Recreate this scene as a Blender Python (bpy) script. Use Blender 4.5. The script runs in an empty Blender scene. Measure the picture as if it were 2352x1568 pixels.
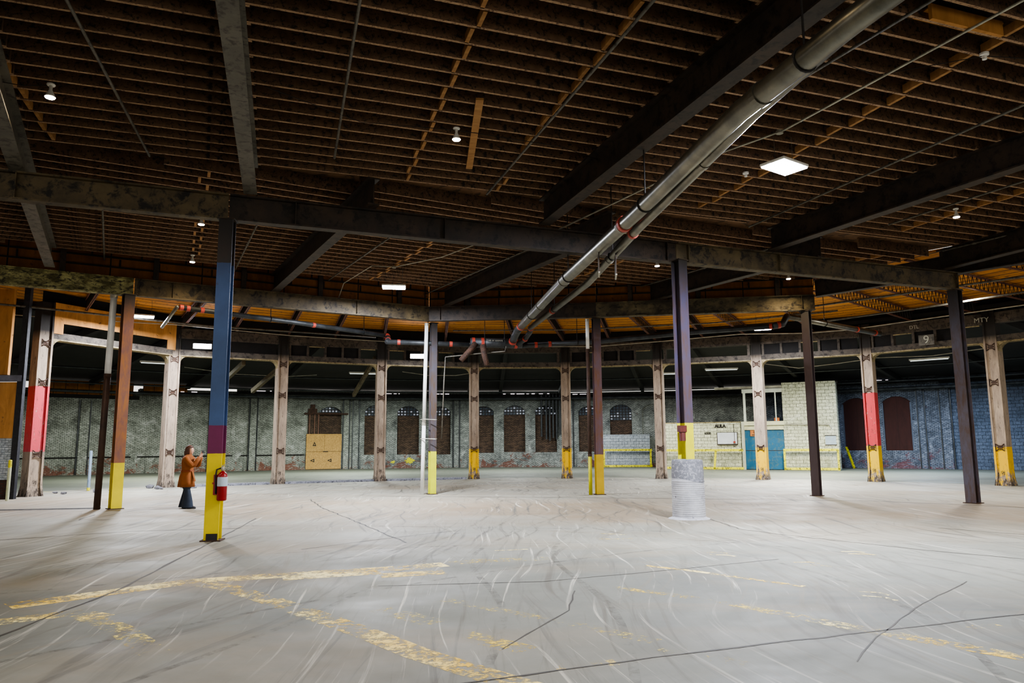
import bpy, bmesh, math, random
from mathutils import Vector, Matrix, Euler
random.seed(7)
PI = math.pi
C = bpy.context.scene.collection
scene = bpy.context.scene

# ---------------------------------------------------------------- helpers
def hexc(h, a=1.0):
    h = h.lstrip('#'); o = []
    for i in (0, 2, 4):
        v = int(h[i:i+2], 16) / 255.0
        o.append(v / 12.92 if v <= 0.04045 else ((v + 0.055) / 1.055) ** 2.4)
    return (o[0], o[1], o[2], a)

class MB:
    """collects geometry, built as one mesh object"""
    def __init__(s): s.v = []; s.f = []; s.m = []; s.cur = 0
    def add(s, vs, fs):
        n = len(s.v); s.v += [tuple(p) for p in vs]
        s.f += [tuple(i + n for i in f) for f in fs]; s.m += [s.cur] * len(fs); return s
    def box(s, x0, x1, y0, y1, z0, z1):
        vs = [(x, y, z) for z in (z0, z1) for (x, y) in ((x0, y0), (x1, y0), (x1, y1), (x0, y1))]
        return s.add(vs, [(3,2,1,0),(4,5,6,7),(0,1,5,4),(1,2,6,5),(2,3,7,6),(3,0,4,7)])
    def ext(s, prof, p0, p1, up=(0,0,1), prof1=None):
        """closed profile (side, up) swept from p0 to p1"""
        p0, p1, up = Vector(p0), Vector(p1), Vector(up)
        d = (p1 - p0).normalized(); side = d.cross(up)
        if side.length < 1e-5: side = Vector((1,0,0))
        side.normalize(); u = side.cross(d)
        n = len(prof); prof1 = prof1 or prof
        vs = [p0 + side*a + u*b for a, b in prof] + [p1 + side*a + u*b for a, b in prof1]
        fs = [(i, (i+1) % n, n + (i+1) % n, n + i) for i in range(n)]
        fs += [tuple(range(n))[::-1], tuple(range(n, 2*n))]
        return s.add(vs, fs)
    def bar(s, p0, p1, w, h, up=(0,0,1)):
        w /= 2; h /= 2
        return s.ext([(-w,-h),(w,-h),(w,h),(-w,h)], p0, p1, up)
    def ibeam(s, p0, p1, b, d, tf=.03, tw=.02, up=(0,0,1)):
        """three plates: bottom flange, web, top flange, joined into one profile"""
        h = d/2; b2 = b/2; t = tw/2
        pr = [(-b2,-h),(b2,-h),(b2,-h+tf),(t,-h+tf),(t,h-tf),(b2,h-tf),(b2,h),(-b2,h),(-b2,h-tf),(-t,h-tf),(-t,-h+tf),(-b2,-h+tf)]
        return s.ext(pr, p0, p1, up)
    def tube(s, pts, r, n=8, cap=True):
        pts = [Vector(p) for p in pts]; rings = []
        rr = r if isinstance(r, (list, tuple)) else [r]*len(pts)
        prev = None
        for i, p in enumerate(pts):
            a = pts[max(i-1, 0)]; b = pts[min(i+1, len(pts)-1)]
            d = (b - a).normalized()
            if prev is None:
                up = Vector((0,0,1)) if abs(d.z) < .9 else Vector((1,0,0))
                side = d.cross(up).normalized()
            else:
                side = (prev - d*prev.dot(d)).normalized()
            prev = side; u = side.cross(d)
            rings.append([p + (side*math.cos(2*PI*k/n) + u*math.sin(2*PI*k/n))*rr[i] for k in range(n)])
        vs = [q for rg in rings for q in rg]; fs = []
        for i in range(len(pts)-1):
            for k in range(n):
                fs.append((i*n+k, i*n+(k+1)%n, (i+1)*n+(k+1)%n, (i+1)*n+k))
        if cap: fs += [tuple(range(n))[::-1], tuple(range((len(pts)-1)*n, len(pts)*n))]
        return s.add(vs, fs)
    def lathe(s, prof, c=(0,0,0), n=24, sx=1, sy=1):
        vs = []; fs = []
        for r, z in prof:
            for k in range(n):
                vs.append((c[0] + sx*r*math.cos(2*PI*k/n), c[1] + sy*r*math.sin(2*PI*k/n), c[2] + z))
        for i in range(len(prof)-1):
            for k in range(n):
                fs.append((i*n+k, i*n+(k+1)%n, (i+1)*n+(k+1)%n, (i+1)*n+k))
        fs += [tuple(range(n))[::-1], tuple(range((len(prof)-1)*n, len(prof)*n))]
        return s.add(vs, fs)
    def build(s, name, mat, parent=None, off=(0,0,0), smooth=False, bevel=0):
        me = bpy.data.meshes.new(name)
        o = Vector(off)
        me.from_pydata([tuple(Vector(p) - o) for p in s.v], [], s.f)
        for mm in (mat if isinstance(mat, (list, tuple)) else [mat]): me.materials.append(mm)
        for p, mi in zip(me.polygons, s.m): p.material_index = mi
        bm = bmesh.new(); bm.from_mesh(me)
        bmesh.ops.recalc_face_normals(bm, faces=bm.faces); bm.to_mesh(me); bm.free()
        if smooth:
            for p in me.polygons: p.use_smooth = True
        me.update()
        ob = bpy.data.objects.new(name, me); C.objects.link(ob)
        if parent is not None: ob.parent = parent
        else: ob.location = o
        if bevel:
            b = ob.modifiers.new('bevel', 'BEVEL'); b.width = bevel; b.segments = 2; b.limit_method = 'ANGLE'
        return ob

def tag(o, label=None, cat=None, group=None, kind=None):
    if label: o['label'] = label
    if cat: o['category'] = cat
    if group: o['group'] = group
    if kind: o['kind'] = kind
    return o

def thing(name, label, cat, loc=(0,0,0), rz=0, group=None, kind='thing'):
    o = bpy.data.objects.new(name, None); C.objects.link(o)
    o.empty_display_size = .2; o.location = loc; o.rotation_euler = (0, 0, rz)
    return tag(o, label, cat, group, kind)

def dup(root, loc, rz, label=None, group=None):
    r = root.copy(); C.objects.link(r); r.location = loc; r.rotation_euler = (0, 0, rz)
    if label: r['label'] = label
    if group: r['group'] = group
    for ch in list(root.children):
        c = ch.copy(); C.objects.link(c); c.parent = r
        for g in ch.children:
            d = g.copy(); C.objects.link(d); d.parent = c
    return r

def lettering(body, size, mat, parent, loc, rot, name='lettering', extr=.004, bold=0.0):
    cu = bpy.data.curves.new(name, 'FONT'); cu.body = body; cu.size = size; cu.extrude = extr
    cu.align_x = 'CENTER'; cu.align_y = 'CENTER'; cu.offset = bold
    t = bpy.data.objects.new(name + '_curve', cu); C.objects.link(t)
    dg = bpy.context.evaluated_depsgraph_get()
    me = bpy.data.meshes.new_from_object(t.evaluated_get(dg)); bpy.data.objects.remove(t)
    me.materials.clear(); me.materials.append(mat)
    o = bpy.data.objects.new(name, me); C.objects.link(o)
    o.parent = parent; o.location = loc; o.rotation_euler = rot
    return o

def isect(a, b, c, d):
    """2-D line intersection; returns point and parameter along ab"""
    x1, y1 = a; x2, y2 = b; x3, y3 = c; x4, y4 = d
    den = (x2-x1)*(y4-y3) - (y2-y1)*(x4-x3)
    t = ((x3-x1)*(y4-y3) - (y3-y1)*(x4-x3)) / den
    return (x1 + t*(x2-x1), y1 + t*(y2-y1)), t

# ---------------------------------------------------------------- materials
class NT:
    def __init__(s, name):
        s.m = bpy.data.materials.new(name); s.m.use_nodes = True
        s.nt = s.m.node_tree; s.nt.nodes.clear()
        s.out = s.nt.nodes.new('ShaderNodeOutputMaterial')
        s.b = s.nt.nodes.new('ShaderNodeBsdfPrincipled')
        s.nt.links.new(s.b.outputs[0], s.out.inputs[0])
        s.tc = s.nt.nodes.new('ShaderNodeTexCoord')
    def n(s, t, **kw):
        x = s.nt.nodes.new(t)
        for k, v in kw.items(): setattr(x, k, v)
        return x
    def l(s, a, b): s.nt.links.new(a, b)
    def inp(s, node, key, val):
        if hasattr(val, 'is_output') or isinstance(val, bpy.types.NodeSocket): s.l(val, node.inputs[key])
        else: node.inputs[key].default_value = val
    def mapping(s, src=None, scale=(1,1,1), rot=(0,0,0), loc=(0,0,0)):
        m = s.n('ShaderNodeMapping'); s.l(src or s.tc.outputs['Object'], m.inputs[0])
        m.inputs['Scale'].default_value = scale; m.inputs['Rotation'].default_value = rot; m.inputs['Location'].default_value = loc
        return m.outputs[0]
    def noise(s, vec, scale=5, detail=4, rough=.6, dist=0):
        x = s.n('ShaderNodeTexNoise'); s.l(vec, x.inputs['Vector'])
        x.inputs['Scale'].default_value = scale; x.inputs['Detail'].default_value = detail
        x.inputs['Roughness'].default_value = rough; x.inputs['Distortion'].default_value = dist
        return x.outputs['Fac']
    def ramp(s, fac, stops):
        r = s.n('ShaderNodeValToRGB'); s.l(fac, r.inputs[0]); e = r.color_ramp.elements
        while len(e) < len(stops): e.new(.5)
        for el, (p, c) in zip(e, stops): el.position = p; el.color = c if len(c) == 4 else (*c, 1)
        return r.outputs[0]
    def mix(s, fac, a, b, mode='MIX'):
        x = s.n('ShaderNodeMix', data_type='RGBA', blend_type=mode)
        s.inp(x, 0, fac); s.inp(x, 6, a); s.inp(x, 7, b); return x.outputs[2]
    def math(s, op, a, b=0.0, c=None):
        x = s.n('ShaderNodeMath', operation=op); s.inp(x, 0, a); s.inp(x, 1, b)
        if c is not None: s.inp(x, 2, c)
        return x.outputs[0]
    def sep(s, vec=None):
        x = s.n('ShaderNodeSeparateXYZ'); s.l(vec or s.tc.outputs['Object'], x.inputs[0]); return x.outputs
    def comb(s, x, y, z=0.0):
        c = s.n('ShaderNodeCombineXYZ'); s.inp(c, 0, x); s.inp(c, 1, y); s.inp(c, 2, z); return c.outputs[0]
    def bump(s, h, strength=.3, dist=.01):
        b = s.n('ShaderNodeBump'); s.l(h, b.inputs['Height']); b.inputs['Strength'].default_value = strength
        b.inputs['Distance'].default_value = dist; s.l(b.outputs[0], s.b.inputs['Normal'])
    def done(s, col, rough=.8, metal=0.0, emit=None, estr=0):
        s.inp(s.b, 'Base Color', col); s.inp(s.b, 'Roughness', rough); s.inp(s.b, 'Metallic', metal)
        if emit: s.b.inputs['Emission Color'].default_value = emit; s.b.inputs['Emission Strength'].default_value = estr
        return s.m

W1 = (1,1,1,1); K0 = (0,0,0,1)
def mottled(name, c1, c2, scale=4, rough=.8, metal=0.0, stretch=(1,1,1), c3=None, bumpy=.2, lo=.35, hi=.65):
    t = NT(name); v = t.mapping(scale=stretch)
    f = t.noise(v, scale, 6, .65)
    col = t.ramp(f, [(lo, hexc(c1)), (hi, hexc(c2))])
    if c3:
        g = t.noise(v, scale*3.1, 5, .7, .4)
        col = t.mix(t.ramp(g, [(.5, K0), (.62, W1)]), col, hexc(c3))
    if bumpy: t.bump(t.noise(v, scale*8, 4, .6), bumpy, .01)
    return t.done(col, rough, metal)

def glow(name, col, strength):
    t = NT(name); return t.done(hexc('#222222'), .5, 0, hexc(col), strength)

def painted_column(name, bands, rust='#3a2a24', wear=.55, rough=.6, base='#4a4450', dark_top=None):
    """bands: list of (z_top, colour) from the floor up, in the object's own height; worn by noise"""
    t = NT(name); z = t.sep()[2]; v = t.mapping()
    edge = t.math('ADD', z, t.math('MULTIPLY', t.math('SUBTRACT', t.noise(v, 9, 3), .5), .02))
    b1 = t.mapping(scale=(1.2, 1.2, .35))
    col = t.ramp(t.noise(b1, 5, 6, .7, .3), [(.36, hexc(base)), (.64, hexc(rust))])
    for zt, c, w in reversed(bands):
        below = t.math('LESS_THAN', edge, zt)
        wornf = t.ramp(t.noise(t.mapping(scale=(1,1,.5)), 7, 7, .7, .2), [(w, K0), (w+.05, W1)])
        shade = t.ramp(t.noise(v, 3, 4), [(.3, hexc(c)), (.75, tuple(x*.78 for x in hexc(c)[:3]) + (1,))])
        painted = t.mix(wornf, shade, hexc(rust))
        col = t.mix(below, col, painted)
    if dark_top:  # column colour gets darker towards the top
        g = t.math('SMOOTH_MIN', t.math('MAXIMUM', t.math('DIVIDE', t.math('SUBTRACT', z, dark_top[0]), dark_top[1]), 0.0), 1.0, .1)
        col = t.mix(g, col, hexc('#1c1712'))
    t.bump(t.noise(v, 40, 4), .15, .005)
    return t.done(col, rough)

def brick_wall(name, pal, w=.22, h=.075, mortar='#3c3d38', msize=.012, redlow=True, tint=None, rough=.9, dark=True, msmooth=.1):
    """pal = (brick a, brick b, dirt, exposed) ; bricks lie in the object's x-z plane"""
    t = NT(name); s = t.sep(); uv = t.comb(s[0], s[2], 0.0)
    br = t.n('ShaderNodeTexBrick'); t.l(uv, br.inputs['Vector'])
    br.inputs['Scale'].default_value = 1; br.inputs['Brick Width'].default_value = w; br.inputs['Row Height'].default_value = h
    br.inputs['Mortar Size'].default_value = msize; br.inputs['Mortar Smooth'].default_value = msmooth
    br.inputs['Color1'].default_value = hexc(pal[0]); br.inputs['Color2'].default_value = hexc(pal[1]); br.inputs['Mortar'].default_value = hexc(mortar)
    col = br.outputs['Color']
    v = t.mapping()
    n1 = t.noise(t.mapping(scale=(.6,.6,.8)), 1.1, 8, .72, .3)
    col = t.mix(t.ramp(n1, [(.5, K0), (.68, (.8,.8,.8,1))]), col, hexc(pal[2]))
    n3 = t.noise(t.mapping(scale=(2.2,2.2,.45)), 1.3, 7, .75, .6)
    col = t.mix(t.ramp(n3, [(.53, K0), (.68, (.7,.7,.7,1))]), col, hexc(pal[2]))
    n5 = t.noise(t.mapping(scale=(.8,.8,.8), loc=(4,4,4)), 2.1, 7, .7, .4)
    col = t.mix(t.ramp(n5, [(.56, K0), (.72, (.55,.55,.55,1))]), col, tuple(min(1, q*1.5) for q in hexc(pal[1])[:3]) + (1,))
    if redlow:
        lowf = t.math('SUBTRACT', 1.0, t.math('DIVIDE', s[2], 1.6))
        n2 = t.noise(t.mapping(scale=(1,1,1.6)), .9, 8, .8, .8)
        m = t.math('ADD', n2, t.math('MULTIPLY', t.math('MAXIMUM', lowf, 0.0), .16))
        col = t.mix(t.ramp(m, [(.645, K0), (.69, (.85,.85,.85,1))]), col, hexc(pal[3]))
    n4 = t.noise(v, 12, 4, .75)
    col = t.mix(.75, col, t.ramp(n4, [(.35, (.3,.3,.3,1)), (.62, (1,1,1,1))]), 'MULTIPLY')
    n6 = t.noise(t.mapping(scale=(1,1,9)), 3.2, 4, .7)
    col = t.mix(.55, col, t.ramp(n6, [(.38, (.35,.35,.35,1)), (.6, (1,1,1,1))]), 'MULTIPLY')
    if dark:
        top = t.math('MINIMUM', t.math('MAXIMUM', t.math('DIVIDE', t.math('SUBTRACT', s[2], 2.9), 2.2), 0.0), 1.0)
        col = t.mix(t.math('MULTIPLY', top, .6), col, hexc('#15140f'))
    t.bump(br.outputs['Fac'], .3, -.01)
    return t.done(col, rough)

M = {}
M['joist'] = mottled('joist_wood', '#5c4636', '#7c6148', 1.6, .8, 0, (3,3,3), '#2c2620', .2, .3, .7)
M['joist_edge'] = mottled('joist_lit_edge', '#94765a', '#ad8f70', 2.5, .8, 0, (3,3,3), '#5a4232', .2, .3, .7)  # for bottom faces: light on the joist undersides painted into the colour
M['joist_new'] = mottled('fresh_wood', '#8a6238', '#a67c4a', 3, .8, 0, (1,4,1))
M['deck'] = mottled('deck_boards', '#5a432e', '#775a3e', 1.2, .9, 0, (1,1,1), '#3a2d20')
M['steel_dark'] = mottled('dark_steel', '#26201b', '#3e3125', 1.5, .6, .2, (1,1,1), '#17130f')
M['steel_grey'] = mottled('grey_steel', '#55524a', '#6b675c', 2, .6, .1, (1,1,1), '#3e3a33')
M['steel_b'] = mottled('brown_girder_steel', '#3a3122', '#5f5238', 1.4, .65, .1, (1,1,1), '#1a1611', .2, .35, .62)
M['steel_mossy'] = mottled('stained_girder_steel', '#4a441f', '#a39d6a', 2.6, .7, .0, (1,1,2), '#1f1c12', .3, .42, .62)
M['steel_patchy'] = mottled('patchy_girder_steel', '#332c20', '#6e6448', 1.1, .7, .0, (1,1,1.6), '#211d15', .3, .42, .68)
M['rust_joist'] = mottled('red_oxide_steel', '#4e2d22', '#6e4636', 4, .7, .1)
M['conc_col'] = None
M['pipe'] = mottled('galvanised_pipe', '#5d5c55', '#7f7c70', 2.2, .33, .8, (1,1,1), None, .05)
M['pipe_dark'] = mottled('dark_pipe', '#2c2e2e', '#44474a', 3, .5, .5)
M['pipe_white'] = mottled('white_pipe', '#d4d5d2', '#e6e7e4', 3, .5, 0)
M['conduit'] = mottled('pale_conduit', '#8c897c', '#b5b2a2', 3, .45, .4)
M['rust'] = mottled('rusty_iron', '#2e211a', '#54392a', 9, .85, .1, (1,1,1), '#1b1512')
M['rod'] = mottled('black_rod', '#1a1816', '#2b2724', 5, .6, .3)
M['red_fit'] = mottled('red_fitting', '#8f3226', '#a84234', 6, .5)
M['yellow'] = mottled('yellow_paint', '#c9c21a', '#d9cf20', 3, .55, 0, (1,1,1), '#4a4415', .1, .3, .7)
M['white_plastic'] = mottled('white_plastic', '#cfcdc4', '#e2e0d8', 3, .4)
M['black'] = mottled('black_rubber', '#121214', '#1d1d20', 5, .6)
M['lintel'] = mottled('sooty_concrete', '#3f3a33', '#5a5248', 2, .9, 0, (1,1,1), '#2a2622')
M['lintel_face'] = mottled('dirty_cream_concrete', '#7c7052', '#9c8d68', 3, .85, 0, (1,1,1), '#54492f')
M['soot_wood'] = mottled('sooty_wood', '#0c0b0a', '#1b1815', 2, .9, 0, (1,1,1), '#14120f')
M['led'] = glow('led_lens', '#e9ecff', 38)
M['bulb_on'] = glow('bulb_face', '#ffe9c8', 26)
M['daylight'] = glow('sky_daylight', '#f3e6ee', 1.4)
M['rail'] = M['yellow']

def wood_panel(name, c1, c2, seam, w=1.22, axis=0, rough=.85, knots='#2e1c0c'):
    t = NT(name); s = t.sep()
    col = t.ramp(t.noise(t.mapping(scale=(1.5,1.5,.35)), 2.2, 7, .65, .6), [(.32, hexc(c1)), (.68, hexc(c2))])
    col = t.mix(t.ramp(t.noise(t.mapping(), 6, 3, .5), [(.66, K0), (.74, (.7,.7,.7,1))]), col, hexc(knots))
    fr = t.math('FRACT', t.math('DIVIDE', s[axis], w))
    sm = t.math('LESS_THAN', fr, seam)
    col = t.mix(sm, col, hexc('#100b07'))
    return t.done(col, rough)
M['ply'] = wood_panel('plywood_sheet', '#9a6b34', '#c48d4e', 0.0, 9, 0)
M['ply_dark'] = wood_panel('plywood_sheet_darker', '#7d5326', '#a5733a', 0.0, 9)  # darker plywood tone for every other board
M['osb'] = mottled('strand_board', '#a88550', '#cfa968', 14, .85, 0, (1,1,1), '#6b4e25')
M['fascia'] = wood_panel('fascia_boards', '#55340f', '#7a4c1c', .03, 1.2)
M['oldboards'] = wood_panel('vertical_boards', '#6b4316', '#8b5a22', .05, .62)

def far_deck():
    t = NT('orange_roof_deck'); s = t.sep()
    x = t.math('SUBTRACT', s[0], .5); y = t.math('SUBTRACT', s[1], 14.8)
    r = t.math('SQRT', t.math('ADD', t.math('MULTIPLY', x, x), t.math('MULTIPLY', y, y)))
    rows = t.math('FRACT', t.math('DIVIDE', r, .61))
    rid = t.math('FLOOR', t.math('DIVIDE', r, .61))
    ang = t.math('ARCTAN2', x, y)
    v = t.comb(t.math('MULTIPLY', ang, 6.0), t.math('MULTIPLY', r, 3.0), rid)
    col = t.ramp(t.noise(v, 1.6, 7, .7, .5), [(.32, hexc('#7a4c1c')), (.52, hexc('#bd7d30')), (.74, hexc('#dda050'))])
    col = t.mix(t.ramp(t.noise(t.mapping(), 5, 5, .7, .5), [(.58, K0), (.68, W1)]), col, hexc('#2e1b09'))
    col = t.mix(t.math('LESS_THAN', rows, .13), col, hexc('#1a0f06'))  # dark rows paint the shadows between planks into the colour
    return t.done(col, .85)
M['far_deck'] = far_deck()

def floor_mat():
    t = NT('polished_concrete_floor'); g = t.mapping()
    col = t.ramp(t.noise(g, .22, 6, .6, .5), [(.3, hexc('#4f524f')), (.5, hexc('#6d6f68')), (.7, hexc('#8b8a80'))])
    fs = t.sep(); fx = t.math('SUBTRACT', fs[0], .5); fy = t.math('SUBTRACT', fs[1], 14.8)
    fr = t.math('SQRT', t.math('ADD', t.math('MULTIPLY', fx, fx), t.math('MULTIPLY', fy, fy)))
    nz = t.noise(t.mapping(), .35, 5, .6, .5)
    # light falloff painted in: paler floor far off, warm tan belt in front of it
    y2 = t.math('ADD', fs[1], t.math('MULTIPLY', nz, 7.0))
    far = t.ramp(t.math('DIVIDE', y2, 40.0), [(.33, K0), (.52, W1)])
    col = t.mix(t.math('MULTIPLY', far, .55), col, hexc('#a39e8e'))
    tx = t.math('SUBTRACT', y2, t.math('MULTIPLY', fs[0], -.18))
    tan = t.ramp(t.math('DIVIDE', tx, 40.0), [(.47, K0), (.54, W1), (.62, W1), (.70, K0)])
    col = t.mix(t.math('MULTIPLY', tan, t.math('MULTIPLY', t.ramp(nz, [(.3, (.3,.3,.3,1)), (.7, W1)]), .8)), col, hexc('#7c6548'))
    # warm brown stains
    col = t.mix(t.ramp(t.noise(t.mapping(scale=(.35,1.1,1), rot=(0,0,.1)), .3, 6, .6, .8), [(.5, K0), (.68, (.55,.55,.55,1))]), col, hexc('#85745a'))
    # sweeping tyre scuffs in several directions
    for i, (rz, sc, d, lo, hi, c, amt) in enumerate([(.35, 1.1, 1.2, .56, .66, '#5a574f', .55), (-.75, 1.3, .9, .57, .68, '#5c594f', .5),
                                             (1.25, 1.0, 1.6, .57, .67, '#4f4c46', .45), (.95, 1.8, 1.1, .58, .7, '#d0ccc0', .45), (-.2, 1.4, 2.2, .56, .7, '#6d685b', .5)]):
        w = t.n('ShaderNodeTexNoise'); t.l(t.mapping(loc=(i*9.1, i*3.3, 0)), w.inputs['Vector']); w.inputs['Scale'].default_value = .16; w.inputs['Detail'].default_value = 1
        wv = t.n('ShaderNodeVectorMath', operation='MULTIPLY_ADD'); t.l(w.outputs['Color'], wv.inputs[0]); wv.inputs[1].default_value = (d*2.4, d*2.4, 0); t.l(g, wv.inputs[2])
        mp = t.mapping(wv.outputs[0], (5.5*sc, .16*sc, 1), (0, 0, rz))
        f = t.noise(mp, 1.0, 7, .62, .1)
        big = t.noise(t.mapping(loc=(i*5.7, -i*2.2, 0)), .33, 3, .5)
        m = t.math('MULTIPLY', t.ramp(f, [(lo, K0), (hi, W1)]), t.ramp(big, [(.36, K0), (.56, (min(1, amt*2.0),)*3 + (1,))]))
        col = t.mix(m, col, hexc(c))
    col = t.mix(t.ramp(t.noise(g, 9, 5, .7), [(.66, K0), (.78, (.35,.35,.35,1))]), col, hexc('#4c4a45'))
    out = t.ramp(t.math('DIVIDE', fr, 40.0), [(.553, K0), (.575, W1)])  # aisle floor darkened in its colour, imitating weaker light beyond the piers
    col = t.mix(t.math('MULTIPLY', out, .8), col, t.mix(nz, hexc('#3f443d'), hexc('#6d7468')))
    t.bump(t.noise(g, 25, 4, .6), .06, .01)
    rg = t.ramp(t.noise(g, .9, 5, .65), [(.3, (.55,.55,.55,1)), (.7, (.8,.8,.8,1))])
    return t.done(col, rg)
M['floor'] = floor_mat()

def worn(name, c1, c2, cover=.5, scale=5, rot=0, soft=.08, stretch=(1,1,1)):
    """paint that has flaked off in patches: opaque flakes on bare concrete"""
    t = NT(name); v = t.mapping(scale=stretch, rot=(0,0,rot))
    f = t.math('ADD', t.math('MULTIPLY', t.noise(v, scale*2.2, 9, .75, .4), .62), t.math('MULTIPLY', t.noise(v, scale*.3, 4, .6, .3), .38))
    a = t.ramp(f, [(1-cover-soft/2, K0), (1-cover+soft/2, W1)])
    big = t.noise(t.mapping(), .9, 3)
    col = t.ramp(big, [(.4, hexc(c1)), (.6, hexc(c2))])
    t.inp(t.b, 'Alpha', a); return t.done(col, .7)
M['y1'] = worn('flaked_yellow_line', '#e0b930', '#e6d89a', .5, 6)
M['y2'] = worn('half_gone_yellow_line', '#e0bb34', '#e2d596', .465, 7)
M['y3'] = worn('nearly_gone_yellow_line', '#dcbe3c', '#d8cb80', .44, 8)
M['tyre'] = worn('tyre_scuff', '#55524d', '#65615b', .34, 2.6, 0, .4)
M['crack'] = worn('floor_crack_dark', '#24211d', '#3a352e', .62, 3)
# ---------------------------------------------------------------- camera
cam_d = bpy.data.cameras.new('camera'); cam = bpy.data.objects.new('camera', cam_d); C.objects.link(cam)
cam_d.sensor_width = 36; cam_d.sensor_fit = 'HORIZONTAL'; cam_d.lens = 1697/2352*36; cam_d.clip_end = 300
cam.location = (0, 0, 1.65)
cam.rotation_euler = (Matrix.Rotation(math.radians(97.92), 3, 'X') @ Matrix.Rotation(math.radians(-.359), 3, 'Z')).to_euler()
scene.camera = cam

# ---------------------------------------------------------------- survey of the building (metres)
Z_B0, Z_B1 = 5.86, 6.36      # main girders
Z_S1 = 6.92                  # top of the crossing beams, joists sit on it
Z_J1 = 7.2                   # joist top = roof deck
B1a, B1b = (-8.75, 12.18), (12.6, 20.42)
B1L = (-30.0, 3.98)
B2 = [(-30.0, 8.8), (-13.3, 18.95), (-2.86, 25.12), (2.84, 24.55), (9.75, 23.4)]
RC = (.5, 14.8)
RING = [(-16.42, 25.6), (-14.19, 30.69), (-10.32, 32.96), (-6.21, 34.9), (-1.9, 36.55), (2.65, 36.6), (7.06, 35.55), (11.34, 33.99), (15.37, 31.76), (18.56, 28.29), (21.0, 24.4)]
WALL = [(-32.03, 38.07), (-28.43, 42.42), (-23.6, 46.72), (-18.6, 49.95), (-11.42, 52.98), (-3.88, 54.56), (4.07, 54.64), (11.55, 53.24), (17.0, 51.24), (21.52, 48.83), (26.28, 45.38), (30.07, 41.74), (33.03, 38.07)]
SEC = {  # crossing beams, centre lines
 'a': ((-5.6, 6.8), (-12.2, 19.05)), 's1': ((-1.68, 3.0), (-4.93, 13.45)), 's3': ((5.3, 2.0), (.72, 15.55)), 's4': ((12.6, 4.0), (6.45, 17.8)),
 's8': ((16.4, 8.0), (11.95, 20.1)), 's2': ((-2.72, 14.1), (-7.4, 22.55)), 's5': ((2.3, 16.35), (-2.3, 25.0)), 's6': ((7.95, 18.5), (4.67, 24.35)), 's7': ((17.0, 15.5), (9.95, 23.75))}

# ---------------------------------------------------------------- floor
m = MB(); N = 40
m.add([(-45 + 90*i/N, -14 + 72*j/N, 0) for j in range(N+1) for i in range(N+1)],
      [(j*(N+1)+i, j*(N+1)+i+1, (j+1)*(N+1)+i+1, (j+1)*(N+1)+i) for j in range(N) for i in range(N)])
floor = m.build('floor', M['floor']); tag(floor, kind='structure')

def strip(name, pts, w, mat, z=.004, jit=0.0, label=None, taper=False):
    """a ribbon lying on the floor along pts"""
    P = []
    for i in range(len(pts)-1):
        a, b = Vector(pts[i]), Vector(pts[i+1]); n = max(1, int((b-a).length/.25)) if jit else max(1, int((b-a).length/1.0))
        for k in range(n): P.append(a.lerp(b, k/n))
    P.append(Vector(pts[-1]))
    if jit:
        P = [p + Vector((random.uniform(-jit, jit), random.uniform(-jit, jit))) for p in P]
    mb = MB(); vs = []; fs = []
    for i, p in enumerate(P):
        d = (P[min(i+1, len(P)-1)] - P[max(i-1, 0)]).normalized(); s = Vector((-d.y, d.x))
        ww = w*(.35 + .65*math.sin(PI*min(1, max(0, i/(len(P)-1))))) if taper else w
        if jit: ww *= random.uniform(.6, 1.3)
        vs += [(p.x - s.x*ww/2, p.y - s.y*ww/2, z), (p.x + s.x*ww/2, p.y + s.y*ww/2, z)]
        if i: fs.append((2*i-2, 2*i, 2*i+1, 2*i-1))
    mb.add(vs, fs); o = mb.build(name, mat, floor)
    if label: o['label'] = label
    return o

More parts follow.
